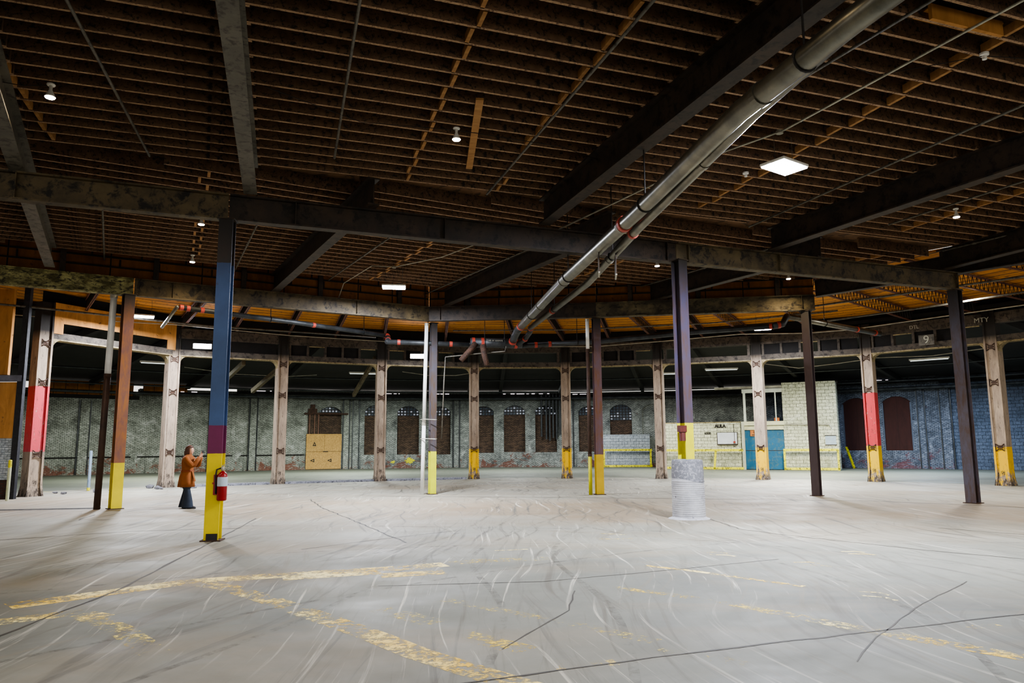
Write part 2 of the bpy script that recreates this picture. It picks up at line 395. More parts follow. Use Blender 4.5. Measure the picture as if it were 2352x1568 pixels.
for pts, w, mt in [
    ([(-5.3, 8.05), (-4.02, 9.40), (-2.9, 9.86), (-1.6, 10.3), (-.95, 10.62)], .34, 'y1'),
    ([(-.95, 10.66), (-.4, 10.95), (.55, 11.1)], .3, 'y3'), ([(-1.7, 9.75), (-.9, 10.0)], .3, 'y1'), ([(-2.9, 9.6), (-1.75, 10.02)], .28, 'y1'),
    ([(-4.05, 9.4), (-3.4, 9.05), (-2.6, 8.25), (-1.74, 7.32)], .26, 'y2'), ([(-1.74, 7.32), (-1.2, 6.72), (-.77, 6.19), (-.2, 5.62), (.35, 5.1)], .25, 'y1'),
    ([(-4.95, 7.3), (-4.4, 7.75), (-4.05, 7.5)], .3, 'y2'), ([(-4.3, 7.65), (-3.6, 7.05), (-2.9, 6.25)], .22, 'y3'),
    ([(-.74, 8.25), (.49, 7.18), (1.2, 6.5)], .16, 'y3'), ([(-1.35, 7.8), (-.72, 7.2)], .26, 'y3'), ([(-.45, 6.78), (.1, 6.25)], .26, 'y3'),
    ([(1.15, 8.9), (1.9, 8.3), (2.6, 7.55)], .14, 'y3'), ([(2.3, 7.9), (3.04, 6.95), (3.9, 6.0), (4.6, 5.2)], .2, 'y2'),
    ([(1.8, 10.4), (2.3, 10.0), (3.36, 8.86)], .1, 'y1'), ([(-.29, 11.93), (.23, 12.07)], .05, 'y1'), ([(.3, 5.8), (.78, 5.92)], .14, 'y2'),
    ([(1.2, 6.3), (1.75, 5.85)], .16, 'y3'), ([(1.55, 14.1), (2.08, 13.85)], .07, 'y2'), ([(1.5, 13.3), (1.75, 13.25), (2.1, 13.35)], .06, 'y2'),
    ([(4.06, 6.92), (4.4, 7.0)], .12, 'y2'), ([(-8.6, 10.9), (-7.6, 11.3)], .08, 'y2'), ([(-1.2, 13.9), (-.8, 14.3)], .08, 'y3'),
    ([(-15.8, 29.6), (-14.9, 30.4)], .12, 'y1'), ([(-17.9, 28.3), (-16.8, 27.8)], .15, 'y2')]:
    strip('painted_line', pts, w*1.1, M[mt], .0012 + random.uniform(0, .001), label='faded yellow painted line')
# chalk-like numerals sprayed on the floor
for (x, y, r) in [(3.85, 8.55, -.6), (3.9, 10.6, -.2), (2.95, 11.6, -.3), (5.0, 11.6, -.2)]:
    for a, b, c in [((0, 0), (.2, .06), (.32, -.05)), ((.05, -.22), (.3, -.2), (.42, -.3))]:
        R = Matrix.Rotation(r, 2); q = [R @ Vector(p) for p in (a, b, c)]
        strip('painted_line', [(x + p.x, y + p.y) for p in q], .05, M['y1'], .0015, label='sprayed yellow mark')
for pts, w, j in [
    ([(-4.2, 3.6), (-4.55, 6.83), (-4.6, 8.9), (-5.21, 13.0), (-5.9, 17.4)], .035, .012), ([(-13, 11), (-9.24, 13.66), (-7.53, 14.91), (-6.11, 15.21), (-5.5, 15.34)], .035, .01),
    ([(-6.3, 23.4), (-5.2, 20.4), (-3.76, 17.26), (-1.81, 12.95)], .035, .03), ([(-1.6, 9.05), (.37, 9.28), (2.2, 10.1), (3.8, 10.9)], .018, .012),
    ([(-.9, 5.2), (1.08, 6.03), (3.14, 6.79), (4.91, 7.41), (8, 8.7)], .025, .012), ([(-4.4, 24.6), (2.71, 23.21), (10.13, 21.36), (12.84, 18.97), (20, 14.2)], .06, .02),
    ([(4.3, 17.0), (4.38, 14.63), (4.9, 13.7), (6.4, 11.6), (7.4, 10.6)], .028, .02), ([(8.2, 14.6), (9.6, 12.9), (12, 10.6)], .03, .02),
    ([(2.6, 5.9), (3.1, 6.6), (4.2, 7.9), (5.4, 9.1)], .016, .01), ([(.7, 8.7), (.55, 7.7), (-.1, 6.3)], .016, .01), ([(-3.4, 12.2), (-2.4, 13.4), (-1.1, 14.7)], .02, .01),
    ([(-10.3, 18.6), (-9.9, 17.2), (-9.2, 17.3)], .05, .02), ([(-10.3, 20.45), (-9.6, 20.6), (-8.9, 20.85), (-8.2, 20.7)], .1, .03)]:
    strip('floor_crack', pts, w, M['crack'], .0025, j)
for pts, w in [
    ([(-.4, 4.2), (-.1, 7.6), (-.6, 11.4), (.4, 15.5), (1.8, 19.5)], .24), ([(.7, 4.2), (1.0, 7.6), (.6, 11.6), (1.5, 15.5), (2.9, 19.2)], .24),
    ([(-3.3, 4.2), (-2.1, 7.2), (-1.3, 11.0), (-.4, 15.0), (.5, 20)], .22), ([(3.0, 4.3), (3.9, 7.2), (3.7, 10.5), (1.8, 14.5), (0, 19)], .24),
    ([(-8, 7.6), (-4, 9.9), (-1.5, 12.8), (-.6, 17.5), (-.3, 23)], .24), ([(8, 6.2), (6.8, 9.4), (4, 12.4), (.6, 14.6), (-3.5, 15.8)], .22),
    ([(9.5, 8.2), (7.2, 11.8), (3.2, 14.2), (-1.5, 15.4), (-7.5, 15.9)], .2), ([(-9.5, 19.2), (-6.6, 19.9), (-4.2, 21.8), (-4.9, 24), (-7.4, 24.6)], .2),
    ([(-7, 10.4), (-3, 12), (1.5, 12.9), (6.2, 12.8), (10.6, 12)], .18), ([(4.6, 5.1), (5.6, 7.7), (7.4, 9.3), (8.7, 8.8)], .16), ([(-4.5, 5.4), (-1.6, 8.8), (2.2, 11.9), (7, 14.2)], .2)]:
    # smooth the path
    Q = []
    for i in range(len(pts)-1):
        p0 = Vector(pts[max(i-1,0)]); p1 = Vector(pts[i]); p2 = Vector(pts[i+1]); p3 = Vector(pts[min(i+2, len(pts)-1)])
        for k in range(8):
            u = k/8; Q.append(.5*((2*p1) + (p2-p0)*u + (2*p0-5*p1+4*p2-p3)*u*u + (3*p1-p0-3*p2+p3)*u**3))
    strip('tyre_mark', [tuple(q) for q in Q], w*.34, M['tyre'], .001)

# ---------------------------------------------------------------- roof decks
m = MB()
hi = [(-30, -12), (26, -12), (26, 6), (17.0, 15.5), (9.95, 23.75), (2.84, 24.6), (-2.86, 25.2), (-13.3, 19.0), (-30, 8.8)]
m.add([(x, y, z) for z in (Z_J1, Z_J1 + .12) for x, y in hi], [tuple(range(9)), tuple(range(17, 8, -1))] + [(i, (i+1)%9, 9+(i+1)%9, 9+i) for i in range(9)])
tag(m.build('ceiling', M['deck']), kind='structure')
# outer bay roof between the girder ring and the pier ring
inner = [(-30, 8.85), (-13.3, 19.05), (-2.86, 25.25), (2.84, 24.65), (9.95, 23.8), (17.0, 15.55), (26, 6.1)]
outer = [(-36, 27), (-18.3, 30.5), (-11.3, 34.7), (0.3, 38.6), (12.3, 35.8), (23.5, 27.5), (36, 16)]
m = MB()
for i in range(6):
    q = [inner[i], inner[i+1], outer[i+1], outer[i]]
    m.add([(x, y, 7.13) for x, y in q] + [(x, y, 7.2) for x, y in q], [(0,1,2,3), (7,6,5,4), (0,1,5,4), (2,3,7,6)])
tag(m.build('ceiling', M['far_deck']), kind='structure')
# sloping roof of the outer aisle
m = MB()
def pol(r, a): return (RC[0] + r*math.sin(a), RC[1] + r*math.cos(a))
A = [math.radians(d) for d in range(-78, 79, 6)]
for a, b in zip(A, A[1:]):
    q = [(*pol(22.35, a), 6.75), (*pol(22.35, b), 6.75), (*pol(41, b), 5.62), (*pol(41, a), 5.62)]
    m.add(q + [(x, y, z + .15) for x, y, z in q], [(0,1,2,3), (7,6,5,4), (0,1,5,4), (1,2,6,5), (2,3,7,6), (3,0,4,7)])
tag(m.build('ceiling', M['soot_wood']), kind='structure')
# exposed rafters of the aisle roof
for i, dg in enumerate([-57, -49, -41, -33, -25, -17, -9, -2, 5, 13, 21, 29, 37, 45, 53]):
    a = math.radians(dg)
    m = MB(); m.bar((*pol(22.3, a), 6.55), (*pol(39.9, a), 5.5), .22, .3)
    tag(m.build('roof_rafter', M['soot_wood']), 'sooty heavy timber rafter under the dark aisle roof', 'rafter', 'rafters of the aisle roof', 'thing')

# ---------------------------------------------------------------- main girders
def girder(name, p, q, z0, z1, b, mat, label, cat='steel beam', stiff=(), group=None):
    mid = ((p[0]+q[0])/2, (p[1]+q[1])/2, z0)
    r = thing(name, label, cat, mid, 0, group)
    m = MB(); zc = (z0+z1)/2
    m.ibeam((p[0], p[1], zc), (q[0], q[1], zc), b, z1-z0, .03, .025)
    m.build('beam_body', mat, r, mid)
    d = (Vector(q)-Vector(p)); L = d.length; d.normalize(); s = Vector((-d.y, d.x))
    for t in stiff:
        c = Vector(p) + d*t; mm = MB()
        mm.ext([(-b/2+.01, 0), (b/2-.01, 0), (b/2-.01, z1-z0-.06), (-b/2+.01, z1-z0-.06)], (c.x - d.x*.008, c.y - d.y*.008, z0+.03), (c.x + d.x*.008, c.y + d.y*.008, z0+.03))
        mm.build('stiffener_plate', mat, r, mid)
    return r
girder('steel_girder', B1L, (-5.35, 13.49), Z_B0, Z_B1, .22, M['steel_b'], 'stained brown steel girder crossing the left foreground, resting on the purple-banded column', stiff=(21.2, 23.0))
girder('steel_girder', (-5.33, 13.50), (3.88, 17.05), Z_B0, Z_B1, .22, M['steel_dark'], 'long dark steel girder from the purple-banded column to the column in the concrete base', stiff=(1.2, 4.2, 9.6))
girder('steel_girder', (3.9, 17.06), B1b, Z_B0, Z_B1, .22, M['steel_b'], 'stained steel girder running right from the concrete-based column to its open end', stiff=(.3, 3.0, 9.2))
girder('steel_girder', B2[0], (-10.7, 20.48), Z_B0, Z_B1, .22, M['steel_mossy'], 'greenish stained girder behind on the left, ending at the pipe-flanked column', stiff=(15.5,))
girder('steel_girder', (-10.68, 20.5), B2[2], Z_B0, Z_B1, .22, M['steel_b'], 'brown girder in the second row, from the left column to the white-piped column', stiff=(1.0, 6.5))
girder('steel_girder', B2[2], B2[3], Z_B0, Z_B1, .22, M['steel_dark'], 'short dark girder in the second row, over the elbows of the twin pipes', stiff=(.4,))
girder('steel_girder', B2[3], B2[4], Z_B0, Z_B1, .22, M['steel_patchy'], 'mottled girder in the second row right, ending on the rust-brown column', stiff=(6.6,))
grey = M['steel_grey']; dk = M['steel_dark']
for k, mt, lab, b in [('a', grey, 'grey crossing beam in the upper left corner, passing over the stained girder', .24), ('s1', grey, 'pale grey crossing beam above the purple-banded column, running out of the top of the frame', .24),
                   ('s3', dk, 'dark crossing beam over the left side of the big galvanised pipe', .26), ('s4', dk, 'dark crossing beam right of the bright square lamp', .26),
                   ('s8', dk, 'dark crossing beam at the right edge above the open girder end', .26), ('s2', dk, 'dark crossing beam behind the girder, left of the hanging lamp', .24),
                   ('s5', dk, 'stained crossing beam behind the girder, left of the twin pipes', .24), ('s6', dk, 'crossing beam behind the concrete-based column', .24),
                   ('s7', dk, 'black edge beam between the brown ceiling and the orange roof deck', .24)]:
    p, q = SEC[k]
    girder('crossing_beam', p, q, Z_B1, Z_S1, b, mt, lab, group='crossing beams under the joists')
# board fascia closing the high roof above the second girder row
for i, (p, q) in enumerate([(B2[0], B2[1]), (B2[1], B2[2]), (B2[2], B2[3]), (B2[3], B2[4])]):
    d = Vector(q)-Vector(p); L = d.length; ang = math.atan2(d.y, d.x)
    r = thing('fascia_wall', ['board fascia above the greenish girder at the far left', 'board fascia above the second-row girder left of the hanging lamp', 'board fascia above the short dark girder by the twin pipes', 'board fascia above the mottled girder on the right'][i], 'board wall', (p[0], p[1], Z_B1), ang, 'board fascias closing the high ceiling')
    for j in range(3):
        z0 = .04 + j*.27
        m = MB(); m.box(0, L, .1, .13, z0, z0+.25); m.build('board', M['fascia'], r)
        m = MB(); m.box(0, L, .06, .14, z0+.235, z0+.275); m.build('batten', M['soot_wood'], r)
    n = max(1, int(L/2.1))
    for k in range(n):
        x = (k+.5)*L/n + random.uniform(-.2, .2)
        m = MB(); m.box(x-.07, x+.07, .0, .13, 0, .8); m.build('stub_post', M['steel_dark'], r)
    for k in range(int(L/.6)):
        x = k*.6 + random.uniform(0, .3)
        m = MB(); m.box(x, x+.04, .07, .13, .32 + (k % 2)*.27, .52 + (k % 2)*.27); m.build('stud', M['soot_wood'], r)

# ---------------------------------------------------------------- timber joists and blocking
def lerp_line(k, y):  # x of a crossing beam at a given y
    (x0, y0), (x1, y1) = SEC[k]; return x0 + (x1-x0)*(y-y0)/(y1-y0)
jn = 0
def joist(p, q, lab, grp, off=0.0):
    global jn
    d = (Vector(q)-Vector(p)); L = d.length
    if L < .4: return
    d.normalize(); n = Vector((-d.y, d.x))*off
    a = Vector(p) + n - d*.17; b = Vector(q) + n + d*.17
    m = MB(); hh = random.uniform(.265, .285)
    m.bar((a.x, a.y, Z_S1 + .004 + hh/2), (b.x, b.y, Z_S1 + .004 + hh/2), .045, hh)
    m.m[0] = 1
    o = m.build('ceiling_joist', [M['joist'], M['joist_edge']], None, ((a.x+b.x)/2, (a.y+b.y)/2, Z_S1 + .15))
    tag(o, lab, 'joist', grp, 'thing'); jn += 1
sl = .358
front = [('L0', None, 'a', 'left of the grey corner beam'), ('L1', 'a', 's1', 'between the two grey crossing beams'), ('L2', 's1', 's3', 'right of the pale grey beam'),
         ('L3', 's3', 's4', 'above the bright square lamp'), ('L4', 's4', 's8', 'right of the second dark beam'), ('L5', 's8', None, 'beyond the rightmost crossing beam')]
SECF = dict(SEC); 
rows = []
k = 0
while True:
    y0 = 4.6 + .437*k
    if y0 > 15.45: break
    rows.append(y0); k += 1
blocks = []
for k, y0 in enumerate(rows):
    p, q = (0, y0), (1, y0 + sl)
    xs = {}
    for s_ in ('a', 's1', 's3', 's4', 's8'):
        (c, d) = SEC[s_]; pt, t = isect(p, q, c, d); xs[s_] = pt
    # the front field stops at the girder
    for ii, (nm, L_, R_, where) in enumerate(front):
        a = xs[L_] if L_ else (xs['a'][0] - 5.0, y0 + sl*(xs['a'][0] - 5.0))
        b = xs[R_] if R_ else (xs['s8'][0] + 2.5, y0 + sl*(xs['s8'][0] + 2.5))
        if nm in ('L4', 'L5') and y0 < 6.5: continue
        if nm == 'L5' and (y0 > 13.8): continue
        if nm == 'L0' and y0 > 15: continue
        joist(a, b, 'sooty brown timber joist ' + where, 'timber joists ' + where, .024 if ii % 2 else -.024)
y_end = rows[-1]
# extra rows to fill the wedge between the last row and the girder on the right
# back field: four bays between the two girder rows
def b1y(x): return B1a[1] + (x-B1a[0])*(B1b[1]-B1a[1])/(B1b[0]-B1a[0])
def inside(poly, p):
    c = False; n = len(poly); j = n-1
    for i in range(n):
        xi, yi = poly[i]; xj, yj = poly[j]
        if (yi > p[1]) != (yj > p[1]) and p[0] < (xj-xi)*(p[1]-yi)/(yj-yi) + xi: c = not c
        j = i
    return c
def fill(poly, origin, slope, step, where, stagger=0.0):
    u = Vector((1, slope)).normalized(); n = Vector((-u.y, u.x)); out = []
    for k in range(60):
        o = Vector(origin) + n*step*k
        ts = []
        for i in range(len(poly)):
            a, b = Vector(poly[i]), Vector(poly[(i+1) % len(poly)]); e = b-a
            den = u.x*e.y - u.y*e.x
            if abs(den) < 1e-9: continue
            w = a - o; t = (w.x*e.y - w.y*e.x)/den; v = (w.x*u.y - w.y*u.x)/den
            if 0 <= v <= 1: ts.append(t)
        if len(ts) < 2: continue
        ts.sort(); a = o + u*ts[0]; b = o + u*ts[-1]
        if (b-a).length < .8: continue
        a = a + u*.12; b = b - u*.12
        joist(a, b, 'sooty brown timber joist ' + where, 'timber joists ' + where, stagger); out.append((a, b))
    return out
def onl(k, y): return (lerp_line(k, y), y)
back = {}
back['0'] = fill([(-19.5, 8.4), onl('a', 12.35), onl('a', 18.9), (-13.6, 18.5), (-19.5, 15.0)], (-12, 8), .56, .41, 'behind the girder at the far left edge')
back['1'] = fill([onl('a', 12.45), onl('s2', 14.75), onl('s2', 22.2), onl('a', 19.2)], (-8.2, 12.4), .55, .41, 'in the bay behind the purple-banded column', .024)
back['2'] = fill([onl('s2', 14.8), onl('s5', 16.7), onl('s5', 24.6), onl('s2', 22.4)], (-3.2, 14.3), .53, .41, 'in the bay over the hanging lamp behind the girder')
back['3'] = fill([onl('s5', 16.8), onl('s6', 18.9), onl('s6', 24.2), (2.84, 24.3), onl('s5', 24.6)], (2.0, 16.4), .46, .41, 'over the far run of the twin pipes', .024)
back['4'] = fill([onl('s6', 19.0), (12.0, 20.6), onl('s7', 23.4), onl('s6', 24.1)], (8.0, 18.6), .42, .41, 'in the bay behind the open girder end')
# wedge between the front rows and the girder on the right-hand side
fill([(1.1, 15.78), onl('s4', 17.35), (5.6, 17.3), (3.0, 16.45)], (1.1, 15.6), .375, .41, 'before the girder by the drum column')
fill([(6.9, 17.75), (11.8, 19.5), onl('s8', 19.6), onl('s4', 17.2)], (6.9, 17.2), .375, .42, 'just before the open girder end')

def block(a, b, lab, grp, w=.04, lift=0.0):
    m = MB(); m.bar((a[0], a[1], Z_S1 + .03 + lift), (b[0], b[1], Z_S1 + .03 + lift), .09, .06)
    o = m.build('joist_blocking', M['joist_new'], None, ((a[0]+b[0])/2, (a[1]+b[1])/2, Z_S1 + .03))
    tag(o, lab, 'wood block', grp, 'thing')
def block_rows(lines, P, Q, lab, grp, zig=.03):
    """one short block between each pair of neighbouring joists, along the line P-Q"""
    pts = []
    for a, b in lines:
        pt, t = isect(P, Q, tuple(a), tuple(b))
        if -.02 <= t <= 1.02: pts.append((t, Vector(pt)))
    pts.sort(key=lambda e: e[0]); d = (Vector(Q)-Vector(P)).normalized(); n = Vector((-d.y, d.x))
    for k, ((t0, a), (t1, b)) in enumerate(zip(pts, pts[1:])):
        if (b-a).length > .8: continue
        o = n*(zig if k % 2 else -zig)
        block(a + d*.03 + o, b - d*.03 + o, lab, grp)
def block(a, b, lab, grp):
    m = MB(); m.bar((a[0], a[1], Z_S1 + .064), (b[0], b[1], Z_S1 + .064), .055, .12)
    tag(m.build('joist_blocking', M['joist_new'], None, ((a[0]+b[0])/2, (a[1]+b[1])/2, Z_S1 + .06)), lab, 'wood block', grp, 'thing')
FR = [((0, y0), (1, y0 + sl)) for y0 in rows]
block_rows(FR, (-.1, 7.7), (-2.12, 14.3), 'pale wood block in the zigzag row left of the hanging plank', 'blocks left of the hanging plank')
block_rows(FR, (1.75, 7.9), (.15, 13.0), 'pale wood block half hidden behind the thin pipe near the centre', 'blocks behind the central thin pipe')
block_rows(back['1'] and FR, (-.05, 14.0), (-.5, 16.0), 'pale wood block in the short row just before the dark girder', 'blocks before the dark girder')
block_rows(FR, (6.85, 8.2), (4.22, 16.4), 'pale wood block in the row passing the bright square lamp', 'blocks by the bright square lamp', .05)
block_rows(FR, (11.3, 14.6), (9.75, 18.4), 'pale wood block in the row at the right edge', 'blocks at the right edge')
block_rows(FR, (-6.95, 9.3), (-7.95, 12.2), 'pale wood block in the row beside the bare bulb at upper left', 'blocks by the upper left bulb', .02)
block_rows(back['1'], (-5.65, 13.1), (-8.95, 20.4), 'pale wood block in the row behind the purple-banded column', 'blocks behind the purple-banded column', .08)
block_rows(back['2'], (-1.0, 17.0), (-4.9, 24.0), 'pale wood block in the row over the hanging lamp', 'blocks over the hanging lamp', .05)
block_rows(back['3'], (3.7, 20.2), (1.5, 24.2), 'pale wood block in the row right of the twin pipes', 'blocks right of the twin pipes', .05)
block_rows(back['4'], (10.6, 20.6), (9.2, 22.8), 'pale wood block in the row behind the open girder end', 'blocks behind the open girder end', .05)
m = MB(); m.bar((-.47, 10.7, Z_S1-.03), (-.8, 13.55, Z_S1-.03), .12, .04)
tag(m.build('loose_plank', M['joist_new'], None, (-.63, 12.1, Z_S1-.03)), 'single pale plank nailed under the joists beside a bare bulb', 'plank', None, 'thing')
r = thing('joist_patch', 'bright new plywood patch boxed between joists at the upper right', 'wood patch', (5.8, 8.7, Z_S1))
m = MB(); m.bar((5.2, 8.66, Z_S1+.1), (6.35, 9.07, Z_S1+.1), .3, .02); m.build('patch_sheet', M['ply'], r, (5.8, 8.7, Z_S1))
m = MB(); m.bar((5.2, 8.50, Z_S1-.0), (6.35, 8.91, Z_S1-.0), .05, .2); m.build('patch_edge', M['ply'], r, (5.8, 8.7, Z_S1))
# ---------------------------------------------------------------- steel columns
def w_column(name, xy, ang, b, d, h, bands, label, base='#4a4450', rust='#3a2a24', plate='#23201d', z0=0.0, foot=True, darkened=(4.6, 1.2)):
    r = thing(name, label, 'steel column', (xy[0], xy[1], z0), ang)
    mat = painted_column(name + '_paint', bands, rust=rust, base=base, dark_top=darkened)
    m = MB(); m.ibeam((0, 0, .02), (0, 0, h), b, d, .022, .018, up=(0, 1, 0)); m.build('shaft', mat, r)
    m = MB(); m.box(-b/2-.05, b/2+.05, -d/2-.05, d/2+.05, 0, .02); m.build('base_plate', M['rust'], r)
    m = MB(); m.box(-b/2-.03, b/2+.03, -d/2-.03, d/2+.03, h-.02, h+.0); m.build('cap_plate', M['steel_dark'], r)
    return r
RA = math.radians
p1 = w_column('steel_column', (-5.32, 13.42), RA(8), .25, .26, 5.85, [(1.52, '#d6c41c', .7), (2.02, '#6a2050', .8), (5.0, '#3c5684', .64)], 'blue steel column banded purple over yellow, carrying the fire extinguisher', base='#2c2c30', rust='#3f2e2a')
m = MB(); m.box(-.08, .11, -.142, -.125, .0, .13)
m.build('scuffed_toe', M['black'], p1)
w_column('steel_column', (3.88, 16.72), RA(32), .25, .26, 5.85, [(2.1, '#d6cf16', .74)], 'violet-rusted column with yellow foot standing in the concrete drum', base='#46425c', rust='#4f3c38')
w_column('steel_column', (12.44, 20.38), RA(-58), .27, .27, 5.85, [], 'plain grey-brown column at the open end of the girder, far right', base='#4b4956', rust='#46342b')
w_column('steel_column', (-10.69, 20.25), RA(43), .27, .27, 5.85, [(1.22, '#dccb0c', .74)], 'orange-rusted column with a yellow foot at left, beside a fat drain pipe', base='#6b4a48', rust='#94602e', darkened=(4.9, .9))
w_column('steel_column', (-2.73, 25.4), RA(26), .21, .22, 5.85, [(1.43, '#cdd012', .74)], 'slate column with yellow foot beside the leaning white pipe', base='#474650', rust='#4a3a2c')
w_column('steel_column', (2.85, 24.72), RA(8), .25, .24, 5.85, [(1.3, '#c9a91c', .7)], 'rusty brown column with ochre-yellow foot right of the brown drain pipe', base='#5b4a5a', rust='#64422a', darkened=(4.9, .9))
w_column('steel_column', (9.49, 23.5), RA(-42), .24, .24, 5.85, [], 'plain dark rust-brown column in front of the tall white block wall', base='#3c2d2e', rust='#33231f')

# ---------------------------------------------------------------- concrete drum around the second column
def drum_mat():
    t = NT('drum_concrete'); s = t.sep(); v = t.mapping()
    col = t.ramp(t.noise(v, 3, 5), [(.35, hexc('#9c9da3')), (.65, hexc('#b9babf'))])
    edge = t.math('ADD', s[2], t.math('MULTIPLY', t.math('SINE', t.math('MULTIPLY', s[0], 5.0)), .05))
    up = t.math('GREATER_THAN', edge, .83)
    holes = t.ramp(t.noise(v, 16, 5, .7, .4), [(.5, hexc('#70727a')), (.6, hexc('#9a9ba2'))])
    col = t.mix(up, col, holes)
    holes2 = t.ramp(t.noise(v, 9, 4, .6), [(.68, K0), (.7, W1)])
    col = t.mix(holes2, col, hexc('#4a4c55'))
    t.bump(t.noise(v, 20, 5, .7), .6, .02); return t.done(col, .85)
dr = thing('concrete_drum', 'ribbed grey concrete drum cast round the foot of a column', 'concrete pier', (3.9, 16.75, 0))
m = MB(); pr = [(.36, 0)]
for i in range(18):
    z = .03 + i*.045; pr += [(.362 - i*.0004, z), (.362, z + .03), (.352, z + .037)]
pr += [(.35, .86), (.352, 1.0), (.347, 1.15), (.342, 1.24), (.33, 1.285), (.2, 1.30), (.0001, 1.31)]
m.lathe(pr, n=48)
dm = drum_mat(); m.build('drum_body', dm, dr, smooth=False)
m = MB(); m.lathe([(.46, .0), (.44, .012), (.39, .03), (.352, .05), (.34, .05)], n=40, sy=.95); m.build('grout_skirt', dm, dr)

# ---------------------------------------------------------------- fire extinguisher on the first column
fe = thing('fire_extinguisher', 'red fire extinguisher with a silver label hung on the yellow column', 'extinguisher', (-5.13, 13.26, .70))
red = mottled('extinguisher_red', '#7a0a14', '#930e1a', 2, .3, 0, bumpy=0); sil = mottled('label_silver', '#9fb0c0', '#b9c6d0', 3, .4)
m = MB(); m.lathe([(.0001, 0), (.07, 0), (.085, .02), (.085, .40), (.08, .45), (.055, .49), (.025, .51), (.022, .53)], n=24); cb = m.build('cylinder_body', red, fe, smooth=True)
m = MB(); m.lathe([(.0865, .25), (.0872, .26), (.0872, .40), (.0865, .41)], n=24); m.build('silver_label', sil, cb, smooth=True)['label'] = 'silver printed label'
m = MB(); m.lathe([(.0001, .52), (.03, .52), (.035, .55), (.03, .59), (.0001, .60)], n=12); vh = m.build('valve_head', M['conduit'], fe)
m = MB(); m.bar((-.02, 0, .6), (.1, 0, .66), .03, .012); m.bar((-.02, 0, .57), (.1, 0, .57), .03, .012); m.build('squeeze_handle', M['conduit'], vh)
m = MB(); m.tube([(-.02, 0, .57), (-.1, -.02, .54), (-.115, -.03, .42), (-.1, -.04, .25), (-.095, -.04, .12)], .014, 8); m.build('hose', M['black'], fe, smooth=True)
m = MB(); m.box(-.15, -.09, -.02, .05, .1, .45); m.bar((-.1, 0, .3), (-.2, .05, .3), .03, .03); m.build('wall_bracket', red, fe)

# ---------------------------------------------------------------- ring of concrete piers
def pier_mat(name, bands, wear=.62, base='#9a8472'):
    return painted_column(name, bands, rust='#4b4038', base='#8b7868', dark_top=(5.35, .35), rough=.85)
def pier_paint(name, bands):
    t = NT(name); s = t.sep(); v = t.mapping(); z = s[2]
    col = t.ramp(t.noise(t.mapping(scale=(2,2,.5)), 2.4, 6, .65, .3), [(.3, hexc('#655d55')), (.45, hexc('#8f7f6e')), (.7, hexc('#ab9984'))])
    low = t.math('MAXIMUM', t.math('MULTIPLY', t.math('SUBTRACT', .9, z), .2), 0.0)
    for zt, zb, c in bands:
        a = t.math('MULTIPLY', t.math('LESS_THAN', t.math('ADD', z, t.math('MULTIPLY', t.noise(v, 12, 3), .02)), zt), t.math('GREATER_THAN', z, zb))
        worn_ = t.ramp(t.math('ADD', t.noise(t.mapping(scale=(1,1,.6)), 8, 7, .75, .3), low), [(.6, W1), (.64, K0)])
        col = t.mix(t.math('MULTIPLY', a, worn_), col, hexc(c))
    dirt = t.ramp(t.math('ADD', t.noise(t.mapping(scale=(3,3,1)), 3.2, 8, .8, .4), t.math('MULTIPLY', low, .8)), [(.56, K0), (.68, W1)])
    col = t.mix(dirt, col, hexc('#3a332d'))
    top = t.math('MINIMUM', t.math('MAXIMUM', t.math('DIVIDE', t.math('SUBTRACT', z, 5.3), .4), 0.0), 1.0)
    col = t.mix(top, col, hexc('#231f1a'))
    t.bump(t.noise(v, 25, 5, .7), .4, .01); return t.done(col, .85)
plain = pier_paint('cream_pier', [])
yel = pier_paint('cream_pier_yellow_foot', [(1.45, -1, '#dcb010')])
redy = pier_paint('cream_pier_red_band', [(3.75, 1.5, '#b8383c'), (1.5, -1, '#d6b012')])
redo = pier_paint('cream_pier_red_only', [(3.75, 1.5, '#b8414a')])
def clamp_mesh():
    """bent iron strap: two bowed bars tied by bolts"""
    m = MB()
    for s in (-1, 1):
        m.tube([(-.17, -.03, s*.13), (-.12, -.03, s*.12), (-.06, -.03, s*.06), (.06, -.03, s*.06), (.12, -.03, s*.12), (.17, -.03, s*.13)], .018, 6)
        m.tube([(s*.15, -.03, -.14), (s*.15, -.03, .14)], .014, 6)
    m.bar((-.1, -.01, 0), (.1, -.01, 0), .02, .05)
    return m
